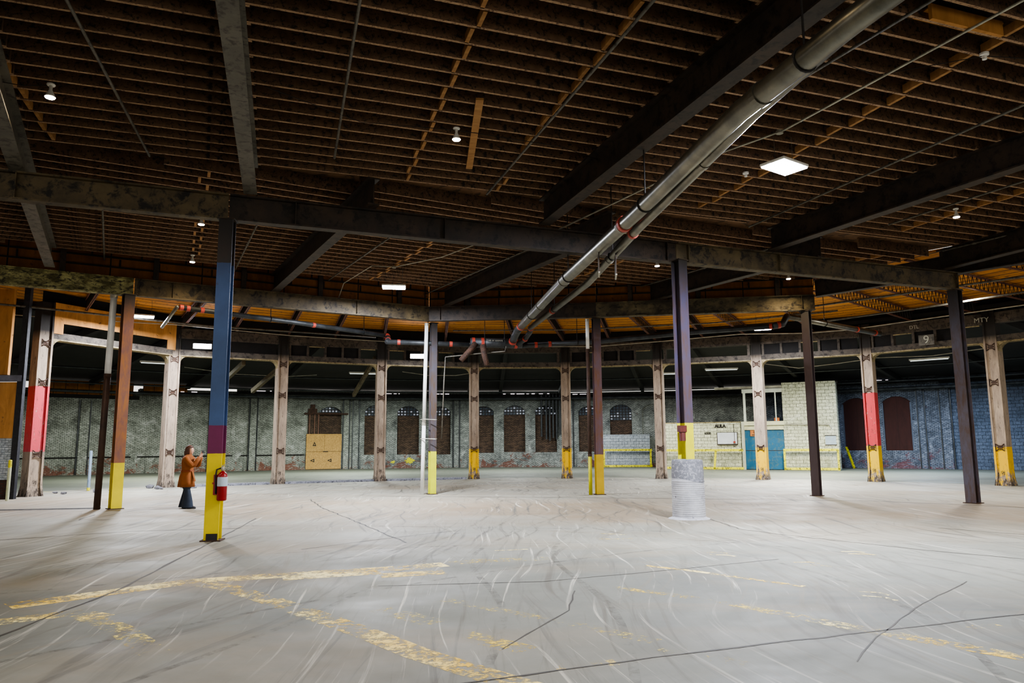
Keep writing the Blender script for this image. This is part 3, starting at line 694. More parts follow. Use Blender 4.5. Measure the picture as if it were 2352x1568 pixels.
def pier(xy, mat, label, left=True, right=True, w=.46, top=6.7, d=.5):
    ang = -math.atan2(xy[0]-RC[0], xy[1]-RC[1])          # local -y looks at the ring centre
    r = thing('ring_pier', label, 'pier', (xy[0], xy[1], 0), ang)
    h = w/2; fl = .065; rec = .055; y0, y1 = -d/2, d/2
    pr = [(-h,y0),(-h+fl,y0),(-h+fl,y0+rec),(h-fl,y0+rec),(h-fl,y0),(h,y0),(h,y1),(-h,y1)]
    m = MB()
    def ring(z, s=1.0): return [(x*s, y*s, z) for x, y in pr]
    lv = [(0, 1.22), (.1, 1.16), (.35, 1.02), (.7, 1.0), (5.4, 1.0), (top, .92)]
    vs = []; fs = []
    for z, s_ in lv: vs += ring(z, s_)
    n = 8
    for i in range(len(lv)-1):
        for k in range(n): fs.append((i*n+k, i*n+(k+1)%n, (i+1)*n+(k+1)%n, (i+1)*n+k))
    fs += [tuple(range(n))[::-1], tuple(range((len(lv)-1)*n, len(lv)*n))]
    m.add(vs, fs); sh_ = m.build('shaft', mat, r)
    for z in (1.42, 3.87, 5.24):
        c = clamp_mesh().build('iron_clamp', M['rust'], sh_); c.location = (0, y0 + rec, z)
    for sgn, on in ((-1, left), (1, right)):
        if not on: continue
        m = MB(); x0 = sgn*h; R_ = .34
        prof = [(x0, 5.4), (x0 + sgn*R_, 5.4)] + [(x0 + sgn*(R_ - R_*math.sin(a)), 5.4 - R_ + R_*math.cos(a)) for a in [i*PI/2/7 for i in range(1, 8)]]
        vs = [(x, y, z) for y in (y0+.04, y1-.04) for x, z in prof]; k = len(prof)
        m.add(vs, [tuple(range(k)), tuple(range(2*k-1, k-1, -1))] + [(i, (i+1) % k, k+(i+1) % k, k+i) for i in range(k)])
        m.build('haunch', M['lintel_face'], r)
    return r
labs = ['battered white and red pier against the plywood wall at the far left', 'cream concrete pier just left of the person in the orange coat', 'cream pier without paint, second from the person, left of the plywood-covered doorway',
        'bare cream pier standing left of the white-piped column', 'cream pier with a yellow foot below the broken hanging pipes', 'cream pier with a yellow foot left of the brown drain pipe',
        'bare cream pier with scuffed dark foot just left of the concrete drum', 'cream pier with yellow foot in front of the blue doors', 'cream pier banded red over yellow, in front of the arched windows', 'cream pier with yellow foot at the right edge of the picture', 'cream concrete pier out beyond the right edge']
mats = [redo, plain, plain, plain, yel, yel, plain, yel, redy, yel, plain]
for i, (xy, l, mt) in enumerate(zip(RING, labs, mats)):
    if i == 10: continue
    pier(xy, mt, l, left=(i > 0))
# lintels, upper beams and the openings between them
for i in range(len(RING)-1):
    p, q = Vector(RING[i]), Vector(RING[i+1]); L = (q-p).length; ang = math.atan2(q.y-p.y, q.x-p.x)
    r = thing('ring_lintel', ['dirty concrete lintel under the plywood-framed opening, far left', 'concrete lintel behind the person and below the wall lamp', 'concrete lintel right of the purple-banded column', 'concrete lintel left of the white-piped column',
              'concrete lintel behind the white-piped column', 'concrete lintel below the broken hanging pipes', 'concrete lintel behind the brown drain pipe', 'concrete lintel behind the violet-rusted column',
              'concrete lintel in front of the tall white block wall', 'concrete lintel below the square sign with the numeral', 'x'][i], 'lintel', (p.x, p.y, 0), ang, 'lintels between the piers')
    m = MB(); m.box(.2, L-.2, -.2, .2, 5.385, 5.4); m.box(.2, L-.2, -.215, -.2, 5.385, 5.425); m.build('soffit_edge', M['lintel_face'], r)  # paler underside strip: light on the lintel bottom put into the colour
    m = MB(); m.box(.2, L-.2, -.2, .2, 5.4, 5.66); m.build('lintel_body', M['lintel'], r)
    m = MB(); m.box(.18, L-.18, -.18, .18, 6.14, 6.56); m.build('upper_beam', M['lintel'], r)
    m = MB(); m.box(-.05, L+.05, .05, .12, 6.5, 7.3); m.build('soffit_board', M['soot_wood'], r)
    if i == 0:
        m = MB(); m.box(.2, L-.1, -.24, -.2, 6.0, 6.72); m.box(.2, .55, -.24, -.2, 5.62, 6.0); m.box(L-.5, L-.1, -.24, -.2, 5.62, 6.0)
        m.build('plywood_surround', M['ply'], r)['label'] = 'orange plywood framing a dark opening'
    elif i in (2, 3, 5, 7, 8):
        k = 5
        for j in range(k):
            a = .3 + j*(L-.6)/k; b = .3 + (j+1)*(L-.6)/k
            m = MB(); m.box(a-.05, a+.05, -.16, .1, 5.66, 6.14); m.build('mullion', M['lintel'], r)
            if (j + i) % 3 != 0:
                m = MB(); m.box(a+.05, b-.05, -.08, -.05, 5.66, 6.14); m.build('infill_board', M['soot_wood'], r)
            else:
                m = MB(); m.box(a+.05, b-.05, -.18, -.12, 6.08, 6.12); m.build('lit_sill', M['lintel_face'], r)
    elif i in (4, 6):
        m = MB(); m.box(.3, .42, -.15, .1, 5.66, 6.14); m.box(L-.42, L-.3, -.15, .1, 5.66, 6.14); m.build('mullion', M['lintel'], r)
    if i == 1:
        m = MB(); m.box(.3, L-.3, -.1, -.06, 5.66, 6.14); m.build('infill_board', M['soot_wood'], r)
# numeral plate
p, q = Vector(RING[8]), Vector(RING[9]); ang = math.atan2(q.y-p.y, q.x-p.x)
chalk = mottled('chalk_white', '#9a9a8c', '#b9b9aa', 6, .8); 
r = thing('number_plate', 'square dark plate with a white numeral between the piers at right', 'sign', (16.83, 29.72, 5.74), ang)
m = MB(); m.box(-.29, .29, -.02, .02, -.21, .21); m.build('plate', M['steel_grey'], r)
lettering('9', .46, chalk, r, (0, -.03, 0), (PI/2, 0, 0), 'numeral')
for (x, y, z, b, s_) in [(18.2, 28.28, 6.3, 'MTY', .26), (16.6, 30.15, 6.33, 'DTL', .2)]:
    o = lettering(b, s_, chalk, None, (x, y, z), (PI/2, 0, ang), 'stencil_lettering')
    tag(o, 'faint white stencilled letters %s on the upper beam at right' % b, 'lettering', None, 'thing')

# ---------------------------------------------------------------- kerb and rubble along the pier ring
kl = [((-13.3, 30.9), (-10.6, 32.6)), ((-10.0, 32.9), (-6.5, 34.8)), ((-5.9, 35.0), (-2.3, 36.4))]
kc = mottled('kerb_stone', '#6d6f78', '#8d8f98', 4, .9, 0, (1,1,1), '#33343a', .5)
for i, (a, b) in enumerate(kl):
    m = MB(); d = Vector(b)-Vector(a); n = 8; vs = []; fs = []
    m.ext([(-.2, 0), (.2, 0), (.19, .08), (-.15, .1)], (a[0], a[1], 0), (b[0], b[1], 0))
    tag(m.build('kerb_stone', kc, None, (a[0], a[1], 0)), ['low grey kerb behind the person in the orange coat', 'low grey kerb between the second and third bare piers', 'low grey kerb fading out left of the yellow-footed pier'][i], 'kerb', None, 'thing')
def rock(rad):
    bm = bmesh.new(); bmesh.ops.create_icosphere(bm, subdivisions=1, radius=rad)
    for v in bm.verts: v.co = Vector((v.co.x*random.uniform(.8,1.5), v.co.y*random.uniform(.7,1.2), max(-rad*.45, v.co.z*random.uniform(.4,.9))))
    return bm
dk_rock = mottled('rubble', '#3a393c', '#7a7a80', 6, .95)
for (x, y, s_) in [(-13.9, 29.4, .13), (-13.7, 29.3, .08), (-12.9, 29.7, .14), (-12.7, 29.9, .1), (-15.9, 26.6, .1), (-15.3, 27.6, .12), (-14.9, 27.9, .09), (-16.5, 27.1, .08), (-12.2, 30.9, .12), (-12.0, 31.1, .09), (-14.5, 30.0, .16), (-13.2, 30.1, .09)]:
    bm = rock(s_); me = bpy.data.meshes.new('broken_stone'); bm.to_mesh(me); bm.free(); me.materials.append(dk_rock)
    o = bpy.data.objects.new('broken_stone', me); C.objects.link(o); o.location = (x, y, s_*.42)
    tag(o, 'small lump of broken concrete at the kerb near the left piers', 'rubble', 'rubble along the left kerb', 'thing')
# step in the slab at left
m = MB(); m.ext([(-.09, 0), (.09, 0), (.05, .015), (-.07, .018)], (-20, 18.9, 0), (-11.2, 20.45, 0))
tag(m.build('slab_edge', mottled('slab_edge_dark', '#2e2c2b', '#4a4744', 4, .9), None, (-15, 19.7, 0)), 'dark raised slab edge running left from the yellow-footed column', 'slab edge', None, 'thing')

# ---------------------------------------------------------------- left plywood and brick wall
wl = thing('wall_left', None, None, (-16.07, 24.25, 0)); del wl['kind']; wl['kind'] = 'structure'
def wpart(name, x0, x1, y0, y1, z0, z1, mt, label=None):
    m = MB(); m.box(x0, x1, y0, y1, z0, z1); o = m.build(name, mt, wl)
    if label: o['label'] = label
brk = brick_wall('red_brick_foot', ('#5c3328', '#4a2a22', '#2a2020', '#6d3d30'), dark=False, redlow=False)
wpaint = brick_wall('white_painted_brick', ('#d9e2ea', '#c6d2dc', '#98a4ae', '#7a4a3c'), dark=False, redlow=False, mortar='#a0adb8')
wpart('brick_base', -12, -.15, 0, .1, 0, .62, brk); wpart('painted_brick', -12, -.15, .0, .1, .62, 1.95, wpaint)
wpart('plywood_lower', -12, -.1, -.03, .1, 1.95, 3.78, M['ply']); wpart('steel_channel', -12, -.05, -.08, .1, 3.8, 4.0, mottled('bluish_channel', '#4a4c5a', '#6d7080', 3, .5))
for k in range(7):
    x = -.55 - k*.62
    wpart('plywood_board', x-.56, x, -.02, .1, 4.02, 6.9, M['ply_dark'] if k % 2 else M['ply'])
    wpart('board_gap', x-.62, x-.56, .0, .08, 4.02, 6.9, M['soot_wood'])
wpart('dark_edge_post', -.2, .0, -.04, .1, 0, 6.95, mottled('edge_post', '#15161c', '#26262c', 3, .7, 0, (1,1,1), '#0f1014'))
r = thing('bollard', 'short pale post with a yellow top against the brick foot at the far left', 'post', (-15.82, 23.55, 0))
m = MB(); m.lathe([(.05, 0), (.05, 1.02)], n=16); m.build('post', mottled('pale_post', '#a6ad8a', '#bfc3a4', 4, .6), r)
m = MB(); m.lathe([(.051, 1.02), (.051, 1.24), (.04, 1.26), (.0001, 1.265)], n=16); m.build('yellow_top', M['yellow'], r)
r = thing('bollard', 'slim blue-grey pipe post standing right of the red and white pier', 'post', (-16.15, 28.6, 0))
m = MB(); m.lathe([(.055, 0), (.055, 1.5), (.0001, 1.51)], n=16); m.build('post', mottled('bluegrey_post', '#6f7f92', '#8798a8', 4, .5), r)
m = MB(); m.lathe([(.058, 0), (.058, .12)], n=16); m.build('yellow_foot', M['yellow'], r)
r = thing('timber_post', 'dark brown timber post in the aisle behind the drain pipe', 'post', (-14.9, 27.4+5.0, 0))
m = MB(); m.box(-.16, .16, -.16, .16, 0, 5.2); m.build('post', mottled('brown_post', '#35201a', '#4a2e24', 3, .8), r)
m = MB(); m.box(-.3, .3, -.2, .2, 5.2, 5.4); m.build('corbel', M['soot_wood'], r)

# ---------------------------------------------------------------- outer brick wall with arched bays
pal_l = ('#b4bab0', '#dadfd4', '#50534a', '#8a5240'); pal_r = ('#7f8a9c', '#a9b2c2', '#3a404c', '#7c4e54')
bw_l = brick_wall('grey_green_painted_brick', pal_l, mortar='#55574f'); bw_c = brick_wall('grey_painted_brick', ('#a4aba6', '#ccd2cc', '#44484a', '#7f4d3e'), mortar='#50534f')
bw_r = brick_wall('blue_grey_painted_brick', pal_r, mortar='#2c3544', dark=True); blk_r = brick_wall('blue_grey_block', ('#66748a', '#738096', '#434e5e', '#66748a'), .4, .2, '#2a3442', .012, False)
infill = brick_wall('brown_brick_infill', ('#7d6552', '#56463a', '#32281f', '#8a6a54'), dark=False, redlow=False, mortar='#2b211b')
maroon = wood_panel('maroon_boarding', '#351a16', '#45231d', .01, 1.2)
def arch_pts(u0, u1, zs, zt, n=12):
    c = (u0+u1)/2; hw = (u1-u0)/2; rise = zt-zs; R_ = (hw*hw + rise*rise)/(2*rise); cz = zt-R_; a0 = math.asin(hw/R_)
    return [(c + R_*math.sin(a), cz + R_*math.cos(a)) for a in [-a0 + 2*a0*i/n for i in range(n+1)]]
def wall_seg(i, mat, wins, ztop, zbase=0.0):
    """wins: (u0,u1,z_sill,z_spring,z_top)"""
    a, b = Vector(WALL[i]), Vector(WALL[i+1]); L = (b-a).length; ang = math.atan2(b.y-a.y, b.x-a.x)
    r = thing('wall_back', None, None, (a.x, a.y, 0), ang, None, 'structure'); dp = .35
    m = MB(); u = 0
    def face(pts): m.add([(x, 0, z) for x, z in pts], [tuple(range(len(pts)))])
    for (u0, u1, zl, zs, zt) in sorted(wins):
        face([(u, 0), (u0, 0), (u0, ztop), (u, ztop)])
        if zl > 0: face([(u0, 0), (u1, 0), (u1, zl), (u0, zl)])
        ap = arch_pts(u0, u1, zs, zt)
        for (x0, z0), (x1, z1) in zip(ap, ap[1:]): face([(x0, z0), (x1, z1), (x1, ztop), (x0, ztop)])
        lp = [(u0, zl)] + ap + [(u1, zl)]
        for (x0, z0), (x1, z1) in zip(lp, lp[1:] + lp[:1]):
            m.add([(x0, 0, z0), (x1, 0, z1), (x1, dp, z1), (x0, dp, z0)], [(0,1,2,3)])
        u = u1
    face([(u, 0), (L, 0), (L, ztop), (u, ztop)])
    m.box(0, L, dp+.3, dp+.4, 0, ztop)
    m.build('brickwork', mat, r)
    m = MB(); m.box(0, L, -.12, .1, ztop-.38, ztop-.16); m.build('wall_plate', M['soot_wood'], r)
    return r, L, ang
def put(seg, u, y, z=0):
    a, b = Vector(WALL[seg]), Vector(WALL[seg+1]); d = (b-a).normalized(); n = Vector((-d.y, d.x))
    p = a + d*u + n*y; return (p.x, p.y, z), math.atan2(d.y, d.x)
glassb = mottled('glass_block', '#20262e', '#4a5866', 12, .15, 0, bumpy=0)
glassl = glow('lit_glass_block', '#cfd6e4', .22)
frame_m = mottled('window_bar', '#1d1714', '#2c2420', 5, .7)
wn = 0
def arched_bay(seg, w, kind, label, gl=.35):
    """bricked-up arched window; top part keeps glazed panes"""
    global wn; wn += 1
    (u0, u1, zl, zs, zt) = w; loc, ang = put(seg, (u0+u1)/2, 0, 0)
    r = thing('window_%d' % wn, label, 'window', loc, ang, None, 'structure'); hw = (u1-u0)/2
    zg = zs - gl
    if kind == 'board':
        m = MB(); ap = arch_pts(-hw, hw, zs, zt); pts = [(-hw, zl)] + ap + [(hw, zl)]
        m.add([(x, .16, z) for x, z in pts], [tuple(range(len(pts)))]); m.build('boarding', maroon, r)
        m = MB()
        for x in (-hw, hw-.08): m.box(x, x+.08, .02, .16, zl, zs)
        m.build('window_frame', mottled('grey_frame', '#4a5260', '#5d6675', 4, .7), r)
        return r
    m = MB(); m.box(-hw, hw, .2, .3, zl, zg if kind != 'brick' else zs); m.build('brick_infill', infill if kind != 'brick' else bw_c, r)
    if kind == 'brick':
        m = MB(); ap = arch_pts(-hw, hw, zs, zt); m.add([(x, .2, z) for x, z in [(-hw, zs)] + ap + [(hw, zs)]], [tuple(range(len(ap)+2))]); m.build('arch_infill', bw_c, r); return r
    m = MB(); ap = arch_pts(-hw, hw, zs, zt); pts = [(-hw, zg)] + ap + [(hw, zg)]
    m.add([(x, .26, z) for x, z in pts], [tuple(range(len(pts)))]); gz = m.build('glazing', glassb, r)
    nb = 7; m = MB(); ml = MB()
    def top(x):
        k = min(range(len(ap)), key=lambda j: abs(ap[j][0]-x)); return ap[k][1]
    for k in range(nb+1):
        x = -hw + 2*hw*k/nb; m.box(x-.018, x+.018, .2, .26, zg, top(x))
    z = zg
    while z < zt:
        xs = [p[0] for p in ap if p[1] > z]; x0, x1 = (min(xs), max(xs)) if xs and z > zs else (-hw, hw)
        m.box(x0, x1, .2, .26, z-.018, z+.018); z += .2
    m.build('glazing_bars', frame_m, gz)
    for k in range(nb):
        for j in range(3):
            if random.random() < .5:
                x = -hw + 2*hw*(k+.5)/nb; zz = zg + .1 + j*.2
                if zz + .05 < top(x): ml.box(x-.06, x+.06, .235, .25, zz-.04, zz+.05)
    if ml.v: ml.build('lit_panes', glassl, gz)
    return r
S3 = [(5.44, 7.02, 0, 4.0, 4.36)]; S4 = [(.85, 2.39, .98, 4.04, 4.5), (3.17, 4.74, .98, 4.04, 4.45), (5.47, 7.03, .95, 4.05, 4.44)]
S5 = [(1.0, 2.5, 1.04, 4.08, 4.43), (3.24, 4.81, 1.09, 4.1, 4.49), (5.55, 7.13, 1.07, 4.09, 4.47)]; S6 = [(.79, 2.39, 1.09, 4.03, 4.41), (3.08, 4.65, 1.09, 4.09, 4.47), (5.36, 6.9, 1.09, 4.06, 4.46)]
S9 = [(.16, 1.89, 1.12, 4.1, 4.5), (2.54, 4.22, 1.12, 4.13, 4.52)]
tops = {0: 5.0, 1: 4.95, 2: 5.3, 3: 5.5, 4: 5.46, 5: 5.46, 6: 5.4, 7: 5.4, 8: 5.5, 9: 5.7, 10: 5.6, 11: 5.6}
for i in range(12):
    wins = {3: S3, 4: S4, 5: S5, 6: S6, 9: S9}.get(i, [])
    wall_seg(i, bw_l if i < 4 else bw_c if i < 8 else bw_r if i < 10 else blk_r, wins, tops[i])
for s_, ws, labs_ in [(4, S4, ['bricked-up arched window half hidden by the bare pier left of centre', 'bricked-up arched window above the yellow scribble', 'bricked-up arched window behind the white-piped column']),
                (5, S5, ['bricked-up arched window just right of the yellow-footed pier under the broken pipes', 'bricked-up arched window in the clear middle of the back wall', 'arched window crossed by black drop pipes']),
                (6, S6, ['arched window behind the rusty brown column', 'arched window with bright glass blocks above the low blue-white wall', 'arch filled with pale painted brick'])]:
    for j, (w, lb) in enumerate(zip(ws, labs_)):
        arched_bay(s_, w, 'brick' if (s_ == 6 and j == 2) else 'glass', lb, .75 if (s_ == 6 and j == 1) else .3)
arched_bay(3, (5.44, 7.02, 2.46, 4.0, 4.36), 'glass', 'arched window over the strand-board sheets', .05)
for j, w in enumerate(S9): arched_bay(9, w, 'board', ['arched window boarded in maroon behind the red-banded pier', 'arched window boarded in maroon right of the red-banded pier'][j])
# pilasters / ducts on the wall
for seg, u, wd, lb in [(1, 3.5, .5, 'far left'), (2, 4.6, .6, 'behind the purple-banded column'), (3, 1.1, .4, 'right of the purple-banded column'), (3, 7.35, .35, 'right of the strand-board doorway'), (4, .25, .35, 'left of the first bricked window of the middle'),
                       (4, 7.45, .35, 'left of the yellow-footed pier'), (6, .15, .4, 'right of the black drop pipes'), (9, 4.75, .3, 'right of the maroon windows'), (10, .2, .5, 'in the blue-grey wall at right')]:
    loc, ang = put(seg, u, 0)
    r = thing('brick_pilaster', 'shallow painted brick pilaster ' + lb, 'pilaster', loc, ang, None, 'structure')
    m = MB(); m.box(-wd/2, wd/2, -.12, 0, 0, tops[seg]-.5); m.build('pilaster_face', bw_l if seg < 4 else bw_c if seg < 8 else bw_r, r)
    m = MB(); m.box(wd/2+.03, wd/2+.09, -.1, -.02, 0, tops[seg]-.5); m.box(-wd/2-.09, -wd/2-.03, -.1, -.02, 0, tops[seg]-.5); m.build('drain_pipe', M['pipe_dark'], r)
# string course at left wall, orange boards on top of it
for seg, u0, u1 in [(1, .2, 6.2), (2, .1, 5.8), (3, .4, 4.5)]:
    loc, ang = put(seg, 0, 0)
    r = thing('brick_ledge', 'dark shadowed brick ledge along the %s of the left back wall' % ['x', 'left part', 'middle part', 'right part'][seg], 'ledge', loc, ang, None, 'structure')
    m = MB(); m.box(u0, u1, -.1, 0, 1.0, 1.06); m.build('ledge', M['soot_wood'], r)
loc, ang = put(1, .5, -.05, 4.75)
r = thing('board_cladding', 'upright orange boards over the brick wall at the far left', 'cladding', loc, ang)
m = MB(); m.box(0, 5.6, -.05, .05, 0, .85); m.build('boards', M['oldboards'], r)
loc, ang = put(2, .2, -.05, 4.9)
r = thing('board_cladding', 'ragged orange boards over the brick wall behind the drain pipe', 'cladding', loc, ang)
m = MB(); m.box(0, 2.6, -.05, .05, 0, .7); m.build('boards', M['oldboards'], r)

# strand board over the doorway
loc, ang = put(3, 4.62, -.12)
r = thing('strand_board_sheet', 'tan strand-board sheets nailed over the doorway in the back wall', 'boarding', loc, ang)
ink = mottled('black_ink', '#16130f', '#241e18', 5, .8)
for (x0, x1, z0, z1) in [(0, 1.24, 1.24, 2.46), (1.25, 2.42, 1.24, 2.46), (0, 2.4, .03, 1.23)]:
    m = MB(); m.box(x0, x1, -.02, .02, z0, z1-.01); m.build('sheet', M['osb'], r)
for (x, z, ro) in [(.56, 1.75, 0), (.45, .62, PI/2), (1.62, .62, PI/2)]:
    m = MB(); tri = [Vector((0, .17)), Vector((-.13, -.13)), Vector((.13, -.13))]; tin = [Vector((0, .05)), Vector((-.05, -.07)), Vector((.05, -.07))]
    Rm = Matrix.Rotation(ro, 2); o_ = [Rm @ p for p in tri]; i_ = [Rm @ p for p in tin]
    vs = [(x + p.x, -.024, z + p.y) for p in o_ + i_]; m.add(vs, [(0,1,4,3), (1,2,5,4), (2,0,3,5)]); m.build('arrow_stamp', ink, r)
m = MB(); m.box(1.15, 1.5, -.026, -.022, 1.2, 1.26); m.build('scuff', ink, r)
loc, ang = put(3, 4.7, -.1)
r = thing('door_track_beam', 'rusty horizontal beam and pinkish frame above the strand boards', 'door frame', loc, ang)
m = MB(); m.box(-.25, 2.75, -.1, 0, 3.8, 3.92); m.box(0, .6, -.08, 0, 3.92, 4.2); m.box(.15, .45, -.08, 0, 4.2, 4.5); m.build('track', M['rust'], r)
m = MB(); m.box(.0, .8, .02, .04, 2.46, 3.8); m.build('dark_backing', infill, r)
pk = mottled('pink_primer', '#6d4a3c', '#7d5a48', 4, .7)
for x in (.08, .42, .68):
    m = MB(); m.box(x, x+.05, -.06, 0, 2.46, 3.8); m.build('frame_bar', pk, r)
# yellow scribble on the wall
for (u, z, s_, lb) in [(2.9, .45, .42, 'small splash of yellow paint left of the bigger one on the back wall'), (4.1, .55, .8, 'bigger splash of yellow paint low on the back wall')]:
    loc, ang = put(4, u, -.02, z); m = MB(); n = 26; pts = []
    for k in range(n):
        a = 2*PI*k/n; rr = s_*.5*random.uniform(.45, 1.0); pts.append((rr*math.cos(a), 0, rr*.62*math.sin(a)))
    m.add([(0, 0, 0)] + pts, [(0, k+1, (k+1) % n + 1) for k in range(n)])
    o = m.build('paint_splash', worn('yellow_splash', '#c9c414', '#bdb81a', .6, 6)); o.location = loc; o.rotation_euler = (0, 0, ang)
    tag(o, lb, 'paint mark', None, 'thing')
# drop pipes in front of window 6
for k, (u, zb) in enumerate([(6.0, 2.2), (6.35, 2.0), (6.6, 1.9), (6.85, 2.1), (7.1, 2.0), (7.35, 2.3)]):
    loc, ang = put(5, u, -.25)
    m = MB(); m.tube([(loc[0], loc[1], zb), (loc[0], loc[1], 5.3)], .07, 8)
    tag(m.build('drop_pipe', M['pipe_dark'], None, (loc[0], loc[1], zb)), 'black vertical pipe in the cluster in front of the arched window', 'pipe', 'black drop pipes in front of a window', 'thing')
# daylight slits at the eaves
for seg, u0, u1 in [(2, 2.4, 3.4), (3, .9, 2.2), (4, 1.8, 3.3), (4, 6.0, 6.9), (5, 3.2, 5.1), (5, 5.3, 6.6), (6, .4, 1.4), (9, 2.3, 3.1), (10, 2.4, 4.4)]:
    loc, ang = put(seg, u0, -.14, tops[seg] - .13)
    r = thing('eaves_gap', 'thin bright slit of daylight under the aisle eaves', 'daylight gap', loc, ang, 'daylight slits under the eaves', 'structure')
    x = 0; L = u1-u0
    m = MB()
    while x < L:
        w_ = random.uniform(.1, .6); m.box(x, min(L, x+w_), 0, .02, -.02, random.uniform(.0, .025)); x += w_ + random.uniform(.05, .5)
    m.build('gap', M['daylight'], r)
# long horizontal pipes high on the outer wall
for k, (z, rr, rad, lb) in enumerate([(4.95, 39.2, .09, 'fat black pipe run below the aisle eaves'), (5.35, 38.0, .05, 'thin black pipe run below the aisle roof'), (5.75, 33.0, .045, 'thin pipe run across the middle of the aisle roof')]):
    pts = [(*pol(rr, RA(d_)), z) for d_ in range(-55, 60, 7)]
    m = MB(); m.tube(pts, rad, 8); tag(m.build('aisle_pipe', M['pipe_dark'], None, pts[8]), lb, 'pipe', None, 'thing')
# diagonal braces in the aisle
for a, b, lb in [((-12.2, 33.4, 5.4), (-16.5, 41.5, 5.0), 'behind the person'), ((-9.9, 33.8, 5.9), (-13.2, 37.5, 4.4), 'left of the third pier'), ((-6.9, 37, 6.0), (-8.8, 41, 4.4), 'left of the fourth pier'), ((-1.9, 37.5, 6.2), (-2.5, 42.5, 4.6), 'behind the yellow-footed pier'), ((3.2, 38, 6.0), (2.7, 42, 4.6), 'behind the drop pipes')]:
    m = MB(); m.bar(a, b, .16, .2); tag(m.build('timber_brace', M['soot_wood'] if a[0] > -6.8 else mottled('pale_brace', '#4a4030', '#6d6048', 3, .8), None, a), 'diagonal timber brace under the aisle roof ' + lb, 'brace', None, 'thing')

# ---------------------------------------------------------------- block-work rooms at the right
cream = brick_wall('cream_block', ('#d9dabc', '#e4e4c8', '#aeb094', '#d9dabc'), .41, .2, '#4b4c3c', .010, False, dark=False, msmooth=.0)
cream2 = brick_wall('white_block', ('#c2ccd6', '#ced6de', '#a0a8b2', '#c2ccd6'), .41, .2, '#4a5058', .010, False, dark=False, msmooth=.0)
def br_box(name, p, L, ang, d, h, mat, parent_kind='structure'):
    r = thing(name, None, None, (p[0], p[1], 0), ang, None, 'structure'); m = MB(); m.box(0, L, 0, d, 0, h); m.build('blockwork', mat, r); return r
A0, A1 = (9.5, 49.05), (19.4, 44.35); ang = math.atan2(A1[1]-A0[1], A1[0]-A0[0]); dA = Vector((math.cos(ang), math.sin(ang))); nA = Vector((-dA.y, dA.x))
def onA(u, y=0, z=0): p = Vector(A0) + dA*u + nA*y; return (p.x, p.y, z)
rA = br_box('wall_room', onA(0), 5.35, ang, 2.6, 2.93, cream)
m = MB(); m.box(-.03, 5.4, -.03, 2.63, 2.93, 2.98); m.build('coping', M['lintel_face'], rA)
rB = br_box('wall_room', onA(7.9), 3.05, ang, 3.0, 5.32, cream)
rC = br_box('wall_room', (6.35, 53.25), 3.4, math.atan2(-.3, 3.3), 1.2, 2.29, cream2)
r = thing('door_header', 'cream plank header over the blue doors', 'lintel', onA(5.42, -.02), ang)
m = MB(); m.box(0, 2.55, -.08, .6, 2.72, 2.97); m.box(0, 2.5, .02, .5, 2.45, 2.7); m.build('header_board', mottled('cream_paint', '#b5b492', '#c9c7a6', 3, .7), r)
m = MB(); m.box(-.02, .16, -.1, .1, 0, 2.97); m.build('jamb', mottled('cream_paint_dirty', '#9a9c88', '#b5b6a2', 3, .7), r)
blue = mottled('teal_blue_paint', '#0b4e6e', '#105c80', 1.5, .55, 0, (1,1,1), '#3d5f6c', .2, .3, .7)
dn = 0
for (u0, u1, lb) in [(5.55, 6.38, 'left leaf of the blue metal doors in the cream block room'), (6.4, 7.9, 'right blue panel of the doors, beside the pier')]:
    dn += 1
    r = thing('door_%d' % dn, lb, 'door', onA(u0, .12), ang, None, 'structure'); w_ = u1-u0
    m = MB(); m.box(0, w_-.02, 0, .05, .03, 2.43); dl = m.build('door_leaf', blue, r)
    m = MB(); m.box(.03, w_-.05, -.012, 0, 1.16, 1.19); m.build('rail_seam', M['steel_dark'], dl)
    m = MB(); m.lathe([(.0001, 0), (.035, 0), (.03, .04), (.0001, .05)], n=10); o = m.build('door_knob', M['conduit'], dl); o.rotation_euler = (PI/2, 0, 0); o.location = (w_-.12 if dn == 1 else .1, 0, 1.25)
r = thing('warning_sign', 'small orange sign with a black ring on the blue doors', 'sign', onA(6.1, .08, 2.24), ang)
m = MB(); m.box(-.19, .33, -.02, 0, -.18, .2); m.build('sign_plate', mottled('orange_sign', '#a8642c', '#b8733a', 4, .6), r)
m = MB(); m.tube([(.08 + .06*math.cos(a), -.03, .07 + .08*math.sin(a)) for a in [2*PI*k/14 for k in range(15)]], .014, 5); m.build('ring_emblem', ink, r)
m = MB(); m.box(-.1, .26, -.026, -.02, -.12, -.08); m.build('text_line', ink, r)
# upper frame next to the tall room
r = thing('white_frame', 'white steel frame standing on the low room left of the tall block wall', 'frame', onA(5.5, .1, 2.98), ang)
wf = mottled('white_frame_paint', '#b9bcb0', '#cfd2c4', 3, .5)
m = MB(); m.box(.06, .2, 0, .12, 0, 1.96); m.build('upright', wf, r)
m = MB(); m.box(.0, 2.4, -.02, .14, 1.78, 2.02); m.build('header', wf, r)
m = MB(); m.box(1.95, 2.02, .02, .1, 0, 1.8); m.build('upright', wf, r)
m = MB(); m.box(-1.7, 2.4, .1, .3, 2.06, 2.2); m.build('long_channel', M['conduit'], r)
r = thing('orange_box', 'small orange box on top of the door header', 'box', onA(7.35, .3, 2.97), ang)
m = MB(); m.box(0, .3, 0, .2, 0, .22); m.build('box_body', mottled('orange_plastic', '#a85a26', '#bb6a30', 4, .6), r, bevel=.02)
